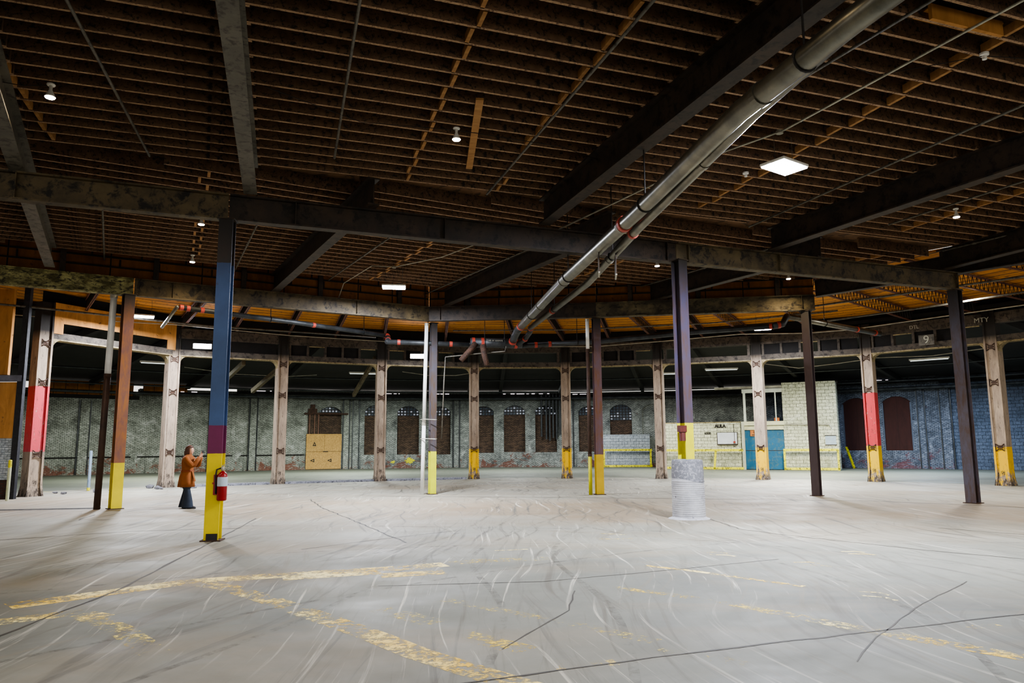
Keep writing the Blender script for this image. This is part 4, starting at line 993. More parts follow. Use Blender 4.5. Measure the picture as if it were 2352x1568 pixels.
# whiteboard, number, stencil, fire call
r = thing('whiteboard', 'white wall board with a dark frame on the cream block room', 'board', onA(2.96+1.55, -.03, 1.93), ang)
m = MB(); m.box(-.64, .64, 0, .03, -.4, .4); wfm = m.build('frame', M['steel_dark'], r)
m = MB(); m.box(-.6, .6, -.01, .0, -.34, .37); m.build('panel', mottled('whiteboard_white', '#b9bcc2', '#c9ccd2', 2, .3), r)
m = MB(); m.box(-.62, .62, -.08, -.01, -.4, -.36); m.build('tray', M['steel_dark'], wfm)
o = lettering('6500', .2, ink, None, onA(3.3, -.02, 2.27), (PI/2, 0, ang), 'wall_number', bold=.006); tag(o, 'black stencilled number 6500 on the cream block room', 'lettering', None, 'thing')
o = lettering('AULA', .26, ink, None, onA(4.1, -.02, 2.71), (PI/2, 0, ang), 'wall_stencil', bold=.02); tag(o, 'smudged black block letters high on the cream block room', 'lettering', None, 'thing')
r = thing('wall_switch', 'small red-topped switch on a thin conduit right of the whiteboard', 'switch', onA(4.95, -.03, 1.6), ang)
m = MB(); m.box(-.06, .06, -.05, 0, -.16, .16); m.build('switch_box', M['steel_grey'], r)
m = MB(); m.box(-.065, .065, -.06, -.05, .06, .16); m.build('red_cap', M['red_fit'], r)
m = MB(); m.tube([(0, -.02, .16), (0, -.02, 1.25)], .012, 6); m.build('conduit', M['steel_dark'], r)
r = thing('wall_vent', 'small pale vent panel on the white block wall at right', 'vent', onA(10.42+.1, -.02, 1.78), ang)
m = MB(); m.box(-.3, .3, 0, .02, -.26, .26); m.build('panel', mottled('vent_grey', '#8a98a0', '#9aa6ae', 4, .6), r)
m = MB(); m.box(-.33, .33, -.02, 0, .26, .3); m.box(-.33, .33, -.02, 0, -.3, -.26); m.build('bars', M['steel_dark'], r)
m = MB(); m.tube([onA(0.3, -.06, .6), onA(.25, -.06, 1.9), onA(.22, -.06, 2.6), onA(-.1, -.06, 2.75)], .04, 8)
tag(m.build('wall_conduit', M['pipe_dark'], None, onA(.3)), 'dark conduit bending down the left end of the cream block room', 'pipe', None, 'thing')
m = MB(); m.tube([onA(8.0, -.06, 2.75), onA(10.0, -.06, 2.72), onA(10.5, -.06, 2.7), onA(10.6, -.06, 2.5)], .04, 8)
tag(m.build('wall_conduit', M['conduit'], None, onA(8)), 'pale conduit across the tall white block wall', 'pipe', None, 'thing')
# yellow guard rails
def rail(lb, f, u0, u1, posts, skew=0.0, y=-.35, zt=1.28):
    r = thing('guard_rail', lb, 'guard rail', f(u0, y), None or f.ang)
    L = u1-u0
    m = MB(); m.box(0, L, -.05, .05, zt-.15, zt); m.build('top_rail', M['rail'], r)
    m = MB(); m.box(0, L, -.05, .05, .02, .16); m.build('bottom_rail', M['rail'], r)
    for t_ in posts:
        m = MB(); m.bar((t_, 0, .0), (t_ + skew, 0, zt-.1), .12, .1, (0,1,0)); m.build('post', M['rail'], r)
onA.ang = ang
def onC(u, y=0, z=0):
    a = math.atan2(-.3, 3.3); return (6.35 + u*math.cos(a) - y*math.sin(a), 53.25 + u*math.sin(a) + y*math.cos(a), z)
onC.ang = math.atan2(-.3, 3.3)
rail('yellow guard rail before the low blue-white wall', onC, 0.1, 3.5, [.05, 3.3])
rail('yellow guard rail before the cream block room, behind the drum', onA, 0.0, 5.5, [.1, 3.7], .12)
rail('yellow rectangular guard rail before the tall block wall, right of the doors', onA, 7.85, 10.95, [.06, 3.04])
# leaning plank at right
m = MB(); m.bar((21.7, 47.6, .0), (21.45, 48.0, 1.35), .2, .05); tag(m.build('leaning_plank', M['yellow'], None, (21.6, 47.7, 0)), 'pale yellow plank leaning on the wall right of the block room', 'plank', None, 'thing')
# ---------------------------------------------------------------- pipes
def pipe(name, label, pts, r, mat, joints=(), group=None, cat='pipe', n=14, jr=1.12, jm=None, hang=(), hz=Z_S1, hm=None):
    r0 = thing(name, label, cat, pts[0], 0, group)
    m = MB(); m.tube(pts, r, n); m.build('pipe_run', mat, r0, pts[0], smooth=True)
    P = [Vector(p) for p in pts]
    def at(t):
        for a, b in zip(P, P[1:]):
            L = (b-a).length
            if t <= L: return a + (b-a)*(t/L), (b-a).normalized()
            t -= L
        return P[-1], (P[-1]-P[-2]).normalized()
    for t in joints:
        c, d = at(t); mm = MB(); mm.tube([c - d*.05, c + d*.05], r*jr, n); mm.build('coupling', jm or mat, r0, pts[0])
    for t in hang:
        c, d = at(t); mm = MB(); mm.tube([c + Vector((0,0,r)), Vector((c.x, c.y, hz))], .012, 6)
        s_ = Vector((-d.y, d.x, 0))
        mm.tube([c + s_*(r+.01)*math.cos(a) + Vector((0,0,1))*(r+.01)*math.sin(a) for a in [2*PI*k/16 for k in range(17)]], .012, 5)
        mm.build('hanger', hm or M['rod'], r0, pts[0])
    return r0
zb = 5.45
big = pipe('sprinkler_main', 'big galvanised pipe running from the upper right to the elbows in the middle', [(3.62, 4.4, 5.4), (3.1, 6.21, 5.42), (2.66, 8.1, zb), (2.08, 11.91, zb), (1.26, 16.8, zb), (.3, 23.7, zb)], .124, M['pipe'], (3.4, 8.4, 12.9, 16), hang=(2.6, 7.2, 12.4, 17.5), n=20, hz=Z_S1+.0)
m = MB(); c = Vector((1.98, 12.5, zb)); d = Vector((-.82, 4.89, 0)).normalized(); m.tube([c-d*.05, c+d*.05], .142, 18); m.build('red_coupling', M['red_fit'], big, (3.62, 4.4, 5.4))['label'] = 'red pipe coupling'
sm = pipe('sprinkler_main', 'thinner galvanised pipe running just right of the big one', [(3.74, 4.9, 5.58), (3.3, 6.25, 5.56), (2.86, 8.28, 5.5), (2.61, 10.12, 5.47), (2.27, 12.66, 5.45), (1.82, 17.29, 5.45), (.6, 24.1, 5.45)], .085, M['pipe'], (5.0, 10.3), hang=(10.0, 16.0), n=16)
m = MB(); c = Vector((2.225, 13.1, 5.45)); d = Vector((-.45, 4.63, 0)).normalized(); m.tube([c-d*.04, c+d*.04], .1, 16); m.build('red_coupling', M['red_fit'], sm, (3.74, 4.9, 5.58))['label'] = 'red pipe coupling'
m = MB(); c = Vector((1.17, 20.9, 5.45)); m.tube([c-d*.04, c+d*.04], .1, 16); m.build('red_coupling', M['red_fit'], sm, (3.74, 4.9, 5.58))['label'] = 'red pipe coupling'
for (x, y, lb) in [(1.72, 14.2, 'left one of two flat tags'), (2.08, 14.4, 'right one of two flat tags')]:
    r = thing('pipe_tag', lb + ' hanging under the twin pipes', 'sign', (x, y, 5.37), RA(84))
    m = MB(); m.box(-.22, .22, -.01, .01, -.42, .0); m.build('tag_plate', M['steel_dark'], r)
    m = MB(); m.box(-.23, .23, -.015, .015, -.44, -.42); m.box(.22, .235, -.015, .015, -.44, 0); m.build('tag_edge', M['conduit'], r)
# elbows into the header
pipe('pipe_elbow', 'dark elbow dropping from the big pipe to the header', [(.3, 23.7, zb), (.2, 24.3, 5.42), (.1, 24.9, 5.3), (.0, 25.4, 5.12)], .125, M['pipe_dark'], (.0, 1.6), jm=M['red_fit'])
pipe('pipe_elbow', 'dark elbow dropping from the thinner pipe to the header', [(.62, 24.1, 5.45), (.6, 24.8, 5.4), (.45, 25.3, 5.25), (.2, 25.6, 5.12)], .09, M['pipe_dark'], (.0, 1.2), jm=M['red_fit'])
hd = pipe('header_pipe', 'fat grey header pipe with pale lettering across the middle', [(-1.45, 25.55, 5.17), (.35, 25.85, 5.17)], .17, M['pipe_dark'], (.1, .42, 1.6), jm=M['red_fit'], jr=1.08, hang=(.5, 1.2), n=18)
lettering('TAR W XNWX', .085, M['conduit'], hd, (.85, -.05, .06), (RA(80), 0, RA(9.5)), 'lettering')
pipe('header_pipe', 'grey header pipe left of the fat header', [(-4.3, 25.2, 5.17), (-1.5, 25.7, 5.12)], .085, M['pipe_dark'], (.4, 2.2), jm=M['red_fit'], hang=(1.4,))
pipe('header_pipe', 'grey header pipe right of the fat header', [(.35, 25.9, 5.1), (3.2, 26.3, 5.3), (6.3, 25.6, 5.5), (8.75, 24.5, 5.52)], .09, M['pipe_dark'], (.5, 1.0, 8.7), jm=M['red_fit'], hang=(2.0, 5.5))
pipe('header_pipe', 'long dull pipe rising to the left under the stained girder', [(-4.45, 26.0, 5.5), (-7.0, 23.2, 5.55), (-9.5, 20.9, 5.6)], .075, M['pipe_dark'], (3.0, 6.6, 7.0, 7.3), jm=M['red_fit'], hang=(1.0, 4.5))
pipe('pipe_elbow', 'jointed drop elbow with red couplings left of the white-piped column', [(-4.45, 26.0, 5.5), (-4.35, 25.8, 5.35), (-4.3, 25.2, 5.17)], .09, M['pipe_dark'], (.05, .5), jm=M['red_fit'])
pipe('branch_pipe', 'short steep pipe dropping off the long dull pipe at left', [(-9.55, 20.75, 5.6), (-11.7, 24.4, 5.6)], .05, M['pipe'], ())
pipe('pipe_elbow', 'dark elbow rising behind the right-hand column', [(8.75, 24.5, 5.52), (9.1, 24.5, 5.6), (9.3, 24.7, 5.85), (9.4, 24.9, 5.92)], .11, M['pipe_dark'], (.2,), jm=M['red_fit'])
pipe('branch_pipe', 'pipe running away to the right behind the rust-brown column', [(9.4, 24.9, 5.92), (12.0, 27.0, 5.92), (14.6, 29.0, 5.9)], .1, M['pipe'], (4.8, 6.2), jm=M['red_fit'], hang=(2.5,))
# broken hanging stubs
for pts, lb in [([(-1.25, 25.3, 5.1), (-1.45, 25.2, 4.85), (-1.75, 25.1, 4.5)], 'left broken pipe stub with rusted end hanging below the header'), ([(-1.0, 25.2, 5.02), (-.95, 25.1, 4.7), (-.86, 25.05, 4.32)], 'right broken pipe stub hanging straight down below the header')]:
    pipe('broken_pipe', lb, pts, [.11, .1, .09], M['rust'], ())
# sprinkler branch lines below the joists
for a, b, lb in [((-3.9, 3.4), (-6.52, 12.74), 'in the upper left, left of the pale grey beam'), ((-.3, 3.2), (-3.22, 12.89), 'right of the pale grey beam'), ((3.2, 3.5), (-.51, 14.91), 'crossing the middle of the ceiling'), ((7.0, 3.5), (4.06, 10.37), 'just right of the big pipe'),
                 ((9.9, 5.4), (5.77, 17.39), 'right of the bright square lamp'), ((11.9, 10.6), (9.1, 17.28), 'near the right edge behind the lamp'), ((-8.3, 14.4), (-11.66, 20.65), 'behind the girder at far left'), ((-5.75, 16.4), (-8.48, 21.99), 'just right of the purple-banded column'),
                 ((-2.1, 16.4), (-5.79, 22.9), 'left of the hanging lamp behind the girder'), ((1.2, 18.1), (-3.06, 25.3), 'right of the hanging lamp behind the girder'), ((7.0, 19.4), (4.32, 24.2), 'behind the concrete-based column'), ((13.4, 16.8), (11.85, 19.77), 'beside the rightmost crossing beam')]:
    pipe('sprinkler_branch', 'thin dark sprinkler pipe ' + lb, [(a[0], a[1], 6.84), (b[0], b[1], 6.84)], .022, M['steel_grey'], (2.5,), n=8, jr=1.5)
def conduit(lb, pts, r=.014, mat='conduit', boxes=()):
    r0 = thing('conduit', lb, 'conduit', pts[0]); m = MB(); m.tube(pts, r, 8); m.build('tube', M[mat], r0, pts[0], smooth=True)
    for b in boxes:
        m = MB(); m.lathe([(.0001, -.03), (.06, -.03), (.06, .02), (.0001, .02)], b, 12); m.build('junction_box', M[mat], r0, pts[0])
conduit('pale conduit crossing the ceiling at upper right past the bright lamp', [(7.0, 5.8, 6.8), (6.06, 8.08, 6.8), (4.55, 11.7, 6.8), (4.3, 11.95, 6.78), (3.64, 12.64, 6.75), (.32, 17.0, 6.3)], .018, boxes=((4.5, 11.77, 6.8),))
conduit('bent pale conduit over the hanging lamp behind the girder', [(-.5, 18.2, 6.82), (-.96, 18.71, 6.8), (-1.93, 19.95, 6.8), (-3.43, 21.08, 6.8), (-4.04, 20.9, 6.8), (-5.38, 23.2, 6.8), (-5.6, 23.5, 6.4)], boxes=((-3.43, 21.08, 6.8),))
conduit('long pale conduit below the orange roof on the left', [(-20, 24.8, 6.4), (-18.34, 26.06, 6.4), (-17.06, 27.03, 6.4), (-13.29, 28.69, 6.4), (-9.7, 31.8, 6.4), (-5.59, 34.04, 6.4), (.29, 35.07, 6.4)], .02, boxes=((-11.4, 30.3, 6.4),))
conduit('pale conduit below the orange roof on the right', [(1.0, 35.6, 6.35), (4, 35.4, 6.3), (7, 34, 6.35), (10.06, 32.23, 6.4), (12.89, 32.09, 6.4), (14.38, 31.16, 6.4), (18.04, 25.61, 6.4), (20.5, 21.5, 6.4)], .024)
conduit('dark thin pipe under the orange roof at right, nearer', [(9.9, 25.6, 6.3), (14.63, 20.65, 6.3), (18, 16.8, 6.3)], .035, 'steel_grey')
conduit('dark thin pipe under the orange roof at right, farther', [(12.2, 28.2, 6.3), (14.8, 24.98, 6.3), (18.5, 19, 6.3)], .035, 'steel_grey')
conduit('dark thin pipe under the orange roof in the middle', [(-2.5, 31.0, 6.45), (2.5, 31.0, 6.45), (8, 29.5, 6.45), (12, 26.8, 6.45)], .03, 'steel_grey')
conduit('dark thin pipe under the orange roof at left', [(-21, 20.5, 6.3), (-16, 24.4, 6.3), (-12.0, 28.4, 6.3), (-6.0, 32.2, 6.35)], .035, 'steel_grey')
conduit('grey conduit dropping beside the white-piped column', [(-.2, 25.3, 5.0), (-.25, 25.4, 4.84), (-1.2, 25.3, 4.75), (-2.28, 25.1, 4.62), (-2.32, 25.1, 3.9), (-2.4, 25.15, 1.85)], .02, 'steel_grey')
# drain pipes beside the columns
def drain(lb, x, y, r_, parts, strap=None, lean=(0, 0)):
    r0 = thing('drain_pipe', lb, 'pipe', (x, y, 0))
    for z0, z1, mt in parts:
        m = MB(); f = lambda z: (lean[0]*z/5.85, lean[1]*z/5.85, z); m.tube([f(z0), f(z1)], r_, 16); m.build('pipe_length', mt, r0, smooth=True)
        m = MB(); m.tube([f(z1-.09), f(z1)], r_*1.15, 16); m.build('pipe_collar', M['conduit'] if mt is M['pipe_white'] else M['rust'], r0)
yp = painted_column('drain_yellow', [(9, '#b9b414', .62)], rust='#4a3a1c')
rp = mottled('brown_drain', '#2f221d', '#4a352a', 3, .7)
drain('fat drain pipe, white above and rust-brown below, left of the orange-rusted column', -11.12, 20.15, .085, [(0, 3.63, rp), (3.63, 5.82, M['pipe_white'])], lean=(.07, 0))
drain('slim white drain pipe leaning beside the slate column', -3.05, 25.25, .065, [(0, 2.4, M['pipe_white']), (2.4, 5.82, M['pipe_white'])], lean=(.1, 0))
drain('brown drain pipe with yellow foot left of the rusty brown column', 2.54, 24.6, .06, [(0, 1.33, yp), (1.33, 4.8, rp), (4.8, 5.82, M['pipe_white'])])
r = thing('strap', 'pair of pale straps holding the white drain pipe to its column', 'strap', (-2.9, 25.2, 0))
for z in (1.85, 2.5):
    m = MB(); m.tube([(-.22, -.0, z), (-.1, -.1, z+.01), (.3, -.08, z-.01), (.32, .1, z)], .014, 5); m.build('strap_band', M['conduit'], r)
r = thing('valve_box', 'small dark-red fitting on the column just above the concrete drum', 'fitting', (3.74, 16.58, 1.9), RA(32))
m = MB(); m.box(-.1, .1, -.1, .0, .0, .14); m.lathe([(.07, -.2), (.07, -.02), (.09, -.0), (.0001, .0)], (0, -.06, 0), 10); m.build('valve_body', mottled('dark_red', '#4a201e', '#5f2a26', 5, .6), r)

# ---------------------------------------------------------------- open-web bar joists under the outer roof
BJ = [((-13.56, 23.73), (-17.0, 28.7)), ((-11.49, 26.71), (-14.4, 31.6)), ((-9.52, 26.34), (-12.6, 32.9)), ((-7.98, 27.47), (-10.5, 34.1)), ((-6.44, 28.28), (-8.55, 35.0)), ((-4.99, 29.25), (-6.25, 35.6)), ((-2.6, 29.6), (-3.3, 36.1)),
      ((-.19, 29.96), (.15, 36.3)), ((1.53, 29.7), (2.6, 36.3)), ((3.63, 29.78), (4.86, 36.2)), ((4.85, 29.4), (7.1, 35.9)), ((6.86, 28.86), (9.3, 35.3)), ((8.07, 28.71), (11.2, 34.6)), ((10.3, 27.6), (13.6, 32.9)), ((12.53, 26.4), (17.2, 30.8)), ((14.3, 25.48), (18.8, 29.0)), ((15.62, 24.13), (20.0, 27.0)), ((16.4, 21.9), (21.8, 24.6))]
for i, (p, q) in enumerate(BJ):
    P, Q = Vector(p), Vector(q); d = (Q-P).normalized()
    # extend the near end to the girder line
    best = None
    for a, b in zip(B2 + [(17.0, 15.5)], (B2 + [(17.0, 15.5)])[1:]):
        pt, t = isect(p, q, a, b); u = (Vector(pt)-Vector(a)).length; L_ = (Vector(b)-Vector(a)).length
        if t < 0.05 and (Vector(pt)-Vector(a)).dot(Vector(b)-Vector(a)) >= 0 and u <= L_ and (best is None or t > best[0]): best = (t, pt)
    S = Vector(best[1]) + d*.35 if best else P
    r = thing('bar_joist', 'rust-red open-web steel joist under the orange roof, ' + ['first from the left pier', 'second from the left pier', 'behind the person', 'right of the purple-banded column', 'third bay from the left drain pipe', 'left of the white-piped column', 'at the white-piped column', 'above the broken pipes', 'right of the pipe elbows', 'at the rusty brown column', 'right of the rusty brown column', 'left of the violet-rusted column', 'right of the violet-rusted column', 'at the rust-brown column', 'right of the rust-brown column', 'over the numeral plate', 'behind the open girder end', 'at the right edge'][i],
              'bar joist', (S.x, S.y, 6.6), math.atan2(d.y, d.x), 'bar joists under the outer roof')
    L = (Q-S).length; pm = M['rust_joist']
    m = MB(); m.box(0, L, -.05, -.012, .44, .48); m.box(0, L, .012, .05, .44, .48); m.build('top_chord', pm, r)
    m = MB(); m.box(.4, L, -.045, -.01, 0, .035); m.box(.4, L, .01, .045, 0, .035); m.build('bottom_chord', pm, r)
    n = int(L/.3); m = MB()
    m.tube([(.4 + k*(L-.5)/(2*n), 0, .02 if k % 2 == 0 else .46) for k in range(2*n+1)], .011, 4)
    m.build('web_lattice', M['rod'], r)

# ---------------------------------------------------------------- lamps
def highbay_root():
    r = thing('highbay_lamp', 'x', 'lamp', (0, 0, 0), 0, 'LED high-bay lamps')
    m = MB(); m.box(-.35, .35, -.24, .24, .02, .07); hs = m.build('housing', M['white_plastic'], r, bevel=.01)
    m = MB(); m.box(-.33, .33, -.22, .22, .0, .02); m.build('lens', M['led'], hs)
    for s in (-1, 1):
        m = MB(); m.tube([(s*.25, 0, .07), (s*.25, 0, .62)], .005, 4); m.build('hanging_wire', M['steel_grey'], r)
    return r
hb = highbay_root()
LED = [((4.68, 12.12, 6.3), RA(35), 'dazzling square LED lamp right of the big pipe'), ((-3.52, 21.65, 6.3), RA(8), 'bright LED lamp hanging behind the girder, left of centre'), ((-13.35, 26.4, 6.3), RA(28), 'bright LED lamp beside the orange-rusted column'), ((10.4, 30.3, 6.3), RA(-22), 'bright LED lamp under the orange roof by the rust-brown column')]
EXTRA_FILL = [((-4.6, 2.6, 6.5), .2), ((3.4, 2.0, 6.5), .2), ((11.5, 6.0, 6.5), .2), ((16.5, 12.5, 6.4), .2), ((-12, 8.5, 6.5), .2), ((-5.0, -6, 6.5), .2), ((6, -6, 6.5), .2), ((15.0, 24.0, 6.4), .2), ((-.5, 30.5, 6.5), .1)]  # unseen fill lights added to brighten the floor, without fixtures
hb.location = LED[0][0]; hb.rotation_euler = (0, 0, LED[0][1]); hb['label'] = LED[0][2]
for l, a, lb in LED[1:]: dup(hb, l, a, lb)
def area(loc, power, sx, sy, col, rot=(0, 0, 0), name='lamp_or_fill_light', spread=180):
    d = bpy.data.lights.new(name, 'AREA'); d.shape = 'RECTANGLE'; d.size = sx; d.size_y = sy; d.energy = power; d.color = col; d.spread = RA(spread)
    o = bpy.data.objects.new(name, d); C.objects.link(o); o.location = loc; o.rotation_euler = rot; return o
cool = (.86, .9, 1.0)
for l, a, _ in LED: area((l[0], l[1], l[2]-.02), 760, .55, .36, cool, (0, 0, a))
for (l, a) in EXTRA_FILL[:8]: area(l, 50 if abs(l[0]) < 5 else (90 if l[0] < 0 else 260), .55, .36, (1.0, .95, .86), (0, 0, a))
# two tilted wall lamps on the pier ring
for (x, y, z, ang_, lb) in [(-12.75, 30.15, 5.72, RA(22), 'glaring tilted lamp in front of the first lintel right of the plywood surround'), (-4.35, 33.9, 5.7, RA(6), 'small tilted lamp left of the white-piped column')]:
    r = thing('wall_lamp', lb, 'lamp', (x, y, z), ang_)
    m = MB(); m.box(-.36, .36, -.02, .12, -.1, .12); m.build('housing', M['steel_grey'], r, bevel=.01)
    m = MB(); m.box(-.34, .34, -.04, -.02, -.09, .1); m.build('lens', M['led'], r)
    m = MB(); m.bar((0, .1, 0), (0, .6, .1), .05, .05); m.build('bracket', M['steel_grey'], r)
    area((x + .1*math.sin(ang_), y - .12, z-.05), 90, .6, .2, cool, (RA(50), 0, ang_))
# bare reflector bulbs
def bulb_root():
    r = thing('ceiling_bulb', 'x', 'lamp', (0, 0, 0), 0, 'bare reflector bulbs')
    m = MB(); m.lathe([(.0001, .0), (.055, .0), (.06, -.015), (.05, -.03), (.0001, -.03)], n=18); m.build('ceiling_plate', M['white_plastic'], r, smooth=False)
    m = MB(); m.lathe([(.0001, -.03), (.025, -.03), (.022, -.09), (.035, -.12), (.068, -.19), (.072, -.205)], n=18); bn = m.build('bulb_neck', M['white_plastic'], r, smooth=True)
    m = MB(); m.lathe([(.07, -.205), (.06, -.22), (.0001, -.228)], n=18); m.build('bulb_face', M['bulb_on'], bn, smooth=True)
    return r
bb = bulb_root(); zj = Z_S1 + .0
BUL = [((-6.73, 10.2), 'bare reflector bulb at the upper left'), ((-.91, 11.8), 'bare reflector bulb beside the loose plank'), ((-7.15, 16.5), 'bare bulb just under the girder left of the purple-banded column'), ((-8.86, 20.0), 'farther bare bulb left of the purple-banded column'),
       ((4.2, 20.8), 'bare bulb left of the violet-rusted column, under the girder'), ((8.65, 22.6), 'bare bulb between the violet-rusted and the rust-brown columns'), ((10.15, 16.3), 'bare reflector bulb at the right side of the ceiling'), ((.09, 7.5), 'bare bulb at the top edge of the frame')]
for i, ((x, y), lb) in enumerate(BUL):
    if i == 0: bb.location = (x, y, zj); bb['label'] = lb
    else: dup(bb, (x, y, zj), 0, lb)
    d = bpy.data.lights.new('bulb_light', 'SPOT'); d.energy = 130; d.color = (1, .78, .5); d.spot_size = RA(150); d.spot_blend = .8; d.shadow_soft_size = .06
    o = bpy.data.objects.new('bulb_light', d); C.objects.link(o); o.location = (x, y, zj-.26)
for (x, y), lb in [((6.5, 9.5), 'unlit bulb holder with trailing wire at the upper right'), ((4.62, 13.95), 'small unlit bulb holder below the bright square lamp')]:
    r = thing('ceiling_bulb', lb, 'lamp', (x, y, zj)); m = MB(); m.lathe([(.0001, .0), (.06, .0), (.06, -.03), (.03, -.04), (.03, -.09), (.0001, -.1)], n=16); m.build('bulb_holder', M['white_plastic'], r)
for pts, lb in [([(-8, 9.9, 6.95), (-7.1, 10.1, 6.85), (-6.73, 10.2, 6.9)], 'thin wire to the bulb at the upper left'), ([(-3.6, 10.3, 6.9), (-2.4, 11.3, 6.8), (-.91, 11.8, 6.88), (.9, 12.3, 6.78), (2.0, 13.4, 6.85)], 'thin sagging wire through the bulb near the loose plank'),
                ([(3.9, 9.3, 6.9), (5.2, 9.9, 6.82), (6.5, 9.5, 6.88), (7.8, 9.6, 6.85)], 'thin sagging wire to the unlit bulb holder')]:
    m = MB(); m.tube(pts, .006, 5); tag(m.build('cable', M['rod'], None, pts[0]), lb, 'wire', None, 'thing')
# white cables sagging in the aisle
for pts, lb in [([(-16.5, 37, 5.6), (-14.4, 38.2, 5.35), (-12, 39.2, 5.3), (-10.5, 39.5, 5.4)], 'white sagging cable in the aisle behind the person'), ([(-5.6, 37.5, 5.35), (-4.3, 37.7, 5.17), (-2.9, 37.8, 5.17), (-1.7, 37.9, 5.35)], 'white sagging cable behind the white-piped column'),
                ([(11.8, 35, 5.4), (13.4, 34.4, 5.1), (15, 33.9, 5.25), (16.4, 33, 5.4), (18, 31.5, 5.3), (20, 30, 5.5)], 'thin sagging cable across the aisle at right')]:
    m = MB(); m.tube(pts, .02, 6); tag(m.build('cable', M['conduit'], None, pts[0]), lb, 'wire', None, 'thing')
# aisle strip lamps
tl = glow('tube_lamp', '#dfe8e0', .8)
for i, (x, y, an, lb) in enumerate([(-17.5, 36.5, .6, 'at the far left of the aisle'), (-8.5, 42.5, .25, 'left of centre in the aisle'), (9.6, 43.8, -.2, 'left of the white frame'), (11.8, 41.5, -.25, 'in front of the cream room'), (21, 37, -.7, 'at the right of the aisle')]):
    r = thing('strip_lamp', 'long pale strip lamp under the aisle roof ' + lb, 'lamp', (x, y, 5.75), an)
    m = MB(); m.box(-.9, .9, -.08, .08, 0, .08); m.build('housing', M['white_plastic'], r); m = MB(); m.tube([(-.85, 0, -.02), (.85, 0, -.02)], .02, 8); m.build('tube', tl, r)
for (x, y, p_, c_) in [(-18, 38.5, 620, (.95, 1, .88)), (-9.5, 45, 620, (.9, .98, .92)), (0, 47, 380, (.9, .95, .95)), (8.5, 46, 300, (1, 1, .9)), (15.0, 39.0, 1000, (1, .99, .86)), (22, 40, 480, (.62, .76, 1)), (5.5, 49.5, 60, (.6, .7, 1))]:
    area((x, y, 5.6), p_, 1.8, .2, c_, (0, 0, 0))  # unseen lights added to brighten the aisle walls, no fixtures at these spots

# ---------------------------------------------------------------- person photographing
def skin_obj(name, verts, edges, radii, mat, parent, sub=1, root=0):
    me = bpy.data.meshes.new(name); me.from_pydata(verts, edges, []); me.materials.append(mat)
    o = bpy.data.objects.new(name, me); C.objects.link(o); o.parent = parent
    o.modifiers.new('skin', 'SKIN'); sv = me.skin_vertices[0].data
    for i, r_ in enumerate(radii): sv[i].radius = r_ if isinstance(r_, tuple) else (r_, r_)
    sv[root].use_root = True
    if sub: s = o.modifiers.new('sub', 'SUBSURF'); s.levels = sub; s.render_levels = sub
    for p_ in me.polygons: p_.use_smooth = True
    return o
pr_ = thing('person', 'person in an orange-brown belted coat and dark flared trousers, photographing with a phone', 'person', (-8.79, 20.25, 0), RA(3))
skinm = mottled('skin', '#c99a84', '#d6a990', 3, .5, bumpy=0)
V = []; E_ = []; Rr = []
def add(p, r_, frm=None):
    V.append(p); Rr.append(r_); i = len(V)-1
    if frm is not None: E_.append((frm, i))
    return i
hip = add((0, 0, .9), (.13, .16)); ch = add((0, 0, 1.12), (.11, .14), hip); ch2 = add((.01, 0, 1.30), (.1, .15), ch); nk = add((.02, 0, 1.41), .055, ch2); nk2 = add((.04, 0, 1.46), .05, nk); hd_ = add((.05, 0, 1.53), (.085, .075), nk2); hd2 = add((.045, 0, 1.59), (.06, .06), hd_)
for s in (-1, 1):
    kx = .07 if s < 0 else -.03
    a = add((0, s*.09, .82), .085, hip); b = add((kx*.6, s*.09, .48), .055, a); c_ = add((kx, s*.09, .10), .04, b); f = add((kx+.1, s*.09, .035), .035, c_)
    sh = add((.01, s*.17, 1.34), .055, ch2); el = add((.2, s*.16, 1.14), .042, sh); wr = add((.32, s*.06, 1.36), .028, el); pm = add((.345, s*.045, 1.415), .03, wr)
    for k, (dx, dy, dz) in enumerate([(.03, .0, .055), (.02, .0, .075), (.01, .0, .08), (-.002, .0, .07)]):
        f1 = add((.35+dx*.6, s*(.05-.012*k), 1.44+dz*.4), .0085, pm); add((.35+dx, s*(.035-.012*k), 1.44+dz), .007, f1)
    t1 = add((.335, s*.02, 1.44), .009, pm); add((.34, s*.005, 1.475), .008, t1)
skin_obj('body', V, E_, Rr, skinm, pr_, 1)
coat = mottled('coat_suede', '#6e3c12', '#8c501a', 4, .85, 0, (1,1,.6), None, .3, .3, .7)
def loft(name, rings, mat, n=28, parent=pr_, wob=0.0, close=True):
    m = MB(); vs = []; fs = []
    for (x, y, z, rx, ry) in rings:
        for k in range(n):
            a = 2*PI*k/n; w_ = 1 + wob*math.sin(a*7 + z*3)*(1 if z < .95 else .3)
            vs.append((x + rx*w_*math.cos(a), y + ry*w_*math.sin(a), z))
    for i in range(len(rings)-1):
        for k in range(n): fs.append((i*n+k, i*n+(k+1) % n, (i+1)*n+(k+1) % n, (i+1)*n+k))
    if close: fs += [tuple(range(n))[::-1], tuple(range((len(rings)-1)*n, len(rings)*n))]
    m.add(vs, fs); return m.build(name, mat, parent, smooth=True)
loft('coat', [(-.01, 0, .57, .22, .22), (-.01, 0, .7, .205, .21), (-.01, 0, .85, .185, .2), (0, 0, .97, .155, .175), (0, 0, 1.0, .145, .165), (0, 0, 1.08, .15, .17), (.0, 0, 1.2, .16, .19), (.0, 0, 1.3, .15, .2), (.0, 0, 1.37, .12, .19), (.01, 0, 1.41, .085, .12), (.02, 0, 1.435, .07, .085)], coat, wob=.035)
